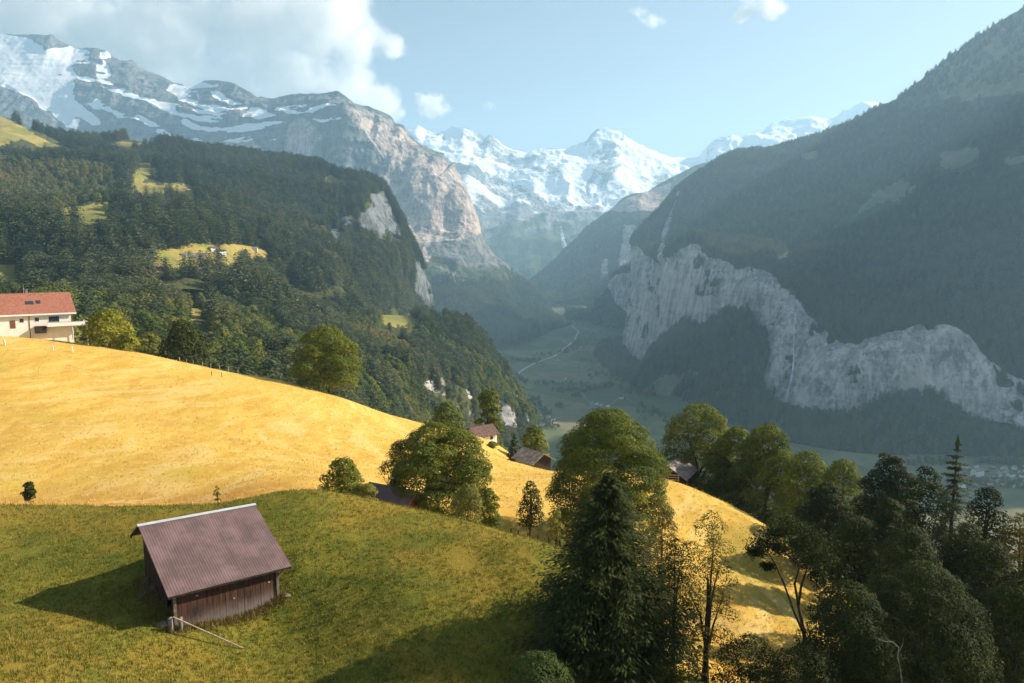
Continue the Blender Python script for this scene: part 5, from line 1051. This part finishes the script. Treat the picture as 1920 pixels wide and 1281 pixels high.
for a, d in ((958, 64.2), (972, 63.6), (990, 62.8), (1008, 62), (1030, 60.5), (1050, 59.5)): post(a, 0, d, 1.05, 'dark fence post on the right rim of the green knoll', 'fence posts on the rim of the knoll', 'dark_wood', .05)
# ---------------------------------------------------------------- waterfalls
t = NT('falling_water'); n = t.noise(t.mapping(t.pos(), (1, 1, .1)), .12, 5)
M['fall'] = t.surf(t.pbsdf(t.mix(t.ss(n, .3, .7), (.3, .33, .35), (.6, .63, .66)), .7, .2))
def fall(name, label, G, Nn, pts, w0, w1, off):
    gx, gy = proj(G); V = []
    ts = np.linspace(0, 1, 26); pts = np.array(pts, float); s = np.linspace(0, 1, len(pts))
    for t_ in ts:
        a, b = np.interp(t_, s, pts[:, 0]), np.interp(t_, s, pts[:, 1]); i = np.argmin((gx - a)**2 + (gy - b)**2); p = G.reshape(-1, 3)[i]
        q = W(a, b, p[1]); v = q / np.linalg.norm(q); q = q - v * off; w_ = (w0 + (w1 - w0) * t_) * (1 + .25 * math.sin(t_ * 17)); V += [q - np.array([w_ / 2, 0, 0]), q - np.array([0, w_ * .2, 0]), q + np.array([w_ / 2, 0, 0])]
    tag(obj(name, np_mesh(name, V, gridfaces(26, 3)[:, ::-1], M['fall'])), label, 'waterfall', kind='structure')
fall('waterfall', 'thin waterfall dropping down the right cliff', G_E, N_E, [(1492, 585), (1489, 612), (1488, 650), (1488, 680), (1484, 710), (1477, 735), (1471, 760), (1466, 790)], 3, 7, 26)
fall('waterfall', 'distant waterfall at the head of the valley', G_B, None, [(1051, 425), (1053, 436), (1056, 450), (1058, 465)], 25, 60, 120)
# ---------------------------------------------------------------- clouds, beyond the mountains and outside the hazy air
def cloud(name, label, puffs, D, thick, dens, nscale, soft=.55, amp=.9):
    """puffs: (px, py, rx, ry) in photo pixels at distance D (metres); built at real size there"""
    k = D / F; P = [(W(a, b, D + dz * thick), rx * k * 1.02, ry * k * 1.02) for (a, b, rx, ry, dz) in puffs]
    lo = np.min([p - np.array([rx, thick * .55, ry]) * 1.25 for p, rx, ry in P], 0); hi = np.max([p + np.array([rx, thick * .55, ry]) * 1.25 for p, rx, ry in P], 0); lo[1] = max(lo[1], 14700)
    o = MB().box(lo[0], hi[0], lo[1], hi[1], lo[2], hi[2])
    t = NT(name); p = t.pos(); s = None
    for c, rx, ry in P:
        q = t.vmath('SUBTRACT', p, tuple(c)); q = t.vmath('MULTIPLY', q, (1 / rx, 2 / thick, 1 / ry)); f = t.math('SUBTRACT', 1.0, t.vmath('LENGTH', q))
        s = f if s is None else t.math('SMOOTH_MAX', s, f, .25)
    nz = t.noise(p, 1 / nscale, 7, .58, .25)
    v = t.math('ADD', s, t.math('MULTIPLY', t.math('SUBTRACT', nz, .55), amp * 2))
    n2 = t.noise(p, 1 / (nscale * .45), 5, .6); inner = t.math('ADD', .25, t.math('MULTIPLY', t.ss(t.math('ADD', t.math('MULTIPLY', n2, .5), t.math('MULTIPLY', nz, .5)), .42, .6), 1.9))
    d = t.math('MULTIPLY', t.math('MULTIPLY', t.ss(v, 0, soft), inner), dens)
    pv = t.n('ShaderNodeVolumePrincipled'); t.put(pv.inputs['Density'], d); pv.inputs['Color'].default_value = (1, 1, 1, 1); pv.inputs['Anisotropy'].default_value = .0
    t.vol(pv.outputs[0])
    return tag(o.build('cloud', t.m), label, 'cloud', kind='stuff')
cloud('big_cloud', 'huge white cumulus lying on the snowy summits at the left', [(-60, 40, 280, 150, 0), (110, 10, 250, 170, 0), (60, 80, 220, 100, 0), (200, 90, 160, 90, 0), (260, 130, 120, 50, 0), (100, 120, 160, 60, 0), (390, 165, 150, 55, 0), (520, 185, 130, 45, 0), (620, 190, 90, 40, 0), (690, 212, 55, 34, 0), (300, 60, 200, 120, 0), (420, 40, 230, 130, 0), (560, 50, 170, 95, 0), (660, 70, 95, 62, 0), (600, 150, 130, 45, 0), (700, 190, 52, 45, 0), (480, 150, 150, 60, 0), (330, 140, 150, 60, 0), (735, 85, 30, 26, 0), (640, 10, 90, 50, 0)], 15900, 1500, .0014, 1100, .3, 1.15)
cloud('small_cloud', 'small white puff right of the big cloud', [(808, 190, 34, 20, 0), (815, 205, 34, 18, 0)], 17500, 700, .003, 300, .4, .8)
cloud('small_cloud', 'ragged cloud scrap at the top edge', [(1425, 5, 42, 26, 0), (1450, 20, 28, 18, 0), (1393, 28, 22, 14, 0)], 17500, 800, .005, 320, .7, .8)
cloud('small_cloud', 'thin slanting wisp near the top centre', [(1225, 40, 30, 14, 0), (1200, 22, 22, 12, 0)], 17500, 600, .003, 260, .9, .8)
cloud('small_cloud', 'faint wisp over the valley head', [(918, 200, 16, 16, 0)], 17500, 500, .0015, 220, 1., .8)
# ---------------------------------------------------------------- light, sky, haze
SUN_AZ, SUN_EL = R(74), R(31)
sd = np.array([math.sin(SUN_AZ) * math.cos(SUN_EL), math.cos(SUN_AZ) * math.cos(SUN_EL), math.sin(SUN_EL)])
sl = bpy.data.lights.new('sun', 'SUN'); sl.energy = 5.0; sl.angle = R(.5); sl.color = (1.0, .87, .70)
so = link(bpy.data.objects.new('sun', sl)); so.location = tuple(sd * 3000)
from mathutils import Vector
so.rotation_euler = Vector(tuple(sd)).to_track_quat('Z', 'Y').to_euler()
w = bpy.data.worlds.new('World'); SC.world = w; w.use_nodes = True
nt = w.node_tree; bg = nt.nodes['Background']
sky = nt.nodes.new('ShaderNodeTexSky'); sky.sky_type = 'NISHITA'; sky.sun_disc = False; sky.sun_elevation = SUN_EL; sky.sun_rotation = SUN_AZ
sky.altitude = 1300; sky.air_density = 1.0; sky.dust_density = 1.2; sky.ozone_density = 1.0
tm = nt.nodes.new('ShaderNodeMix'); tm.data_type = 'RGBA'; tm.blend_type = 'MULTIPLY'; tm.inputs[0].default_value = 1; tm.inputs[7].default_value = (.86, 1.0, .93, 1)
nt.links.new(sky.outputs[0], tm.inputs[6]); hs = nt.nodes.new('ShaderNodeHueSaturation'); hs.inputs['Saturation'].default_value = .6; nt.links.new(tm.outputs[2], hs.inputs['Color']); nt.links.new(hs.outputs[0], bg.inputs[0]); bg.inputs[1].default_value = .068
# air
hz = MB().box(-9000, 9000, -300, 14600, ZF - 1, 2750)
t = NT('haze'); pv = t.n('ShaderNodeVolumePrincipled'); pv.inputs['Color'].default_value = (.46, .75, 1, 1); pv.inputs['Density'].default_value = 7.4e-5; pv.inputs['Anisotropy'].default_value = .2
t.vol(pv.outputs[0]); t.m.cycles.homogeneous_volume = True
tag(hz.build('haze', t.m), kind='stuff')
SC.view_settings.view_transform = 'Standard'; SC.view_settings.look = 'None'; SC.view_settings.exposure = 1.2; SC.view_settings.gamma = 1
SC.render.engine = 'CYCLES'
cy = SC.cycles
cy.use_denoising = True; cy.denoiser = 'OPENIMAGEDENOISE'; cy.denoising_input_passes = 'RGB_ALBEDO_NORMAL'
cy.max_bounces = 14; cy.diffuse_bounces = 3; cy.glossy_bounces = 2; cy.transmission_bounces = 3; cy.transparent_max_bounces = 8; cy.volume_bounces = 14
cy.caustics_reflective = False; cy.caustics_refractive = False; cy.volume_step_rate = .35; cy.volume_max_steps = 256
cy.sample_clamp_indirect = 6; cy.use_adaptive_sampling = True; cy.adaptive_threshold = .015
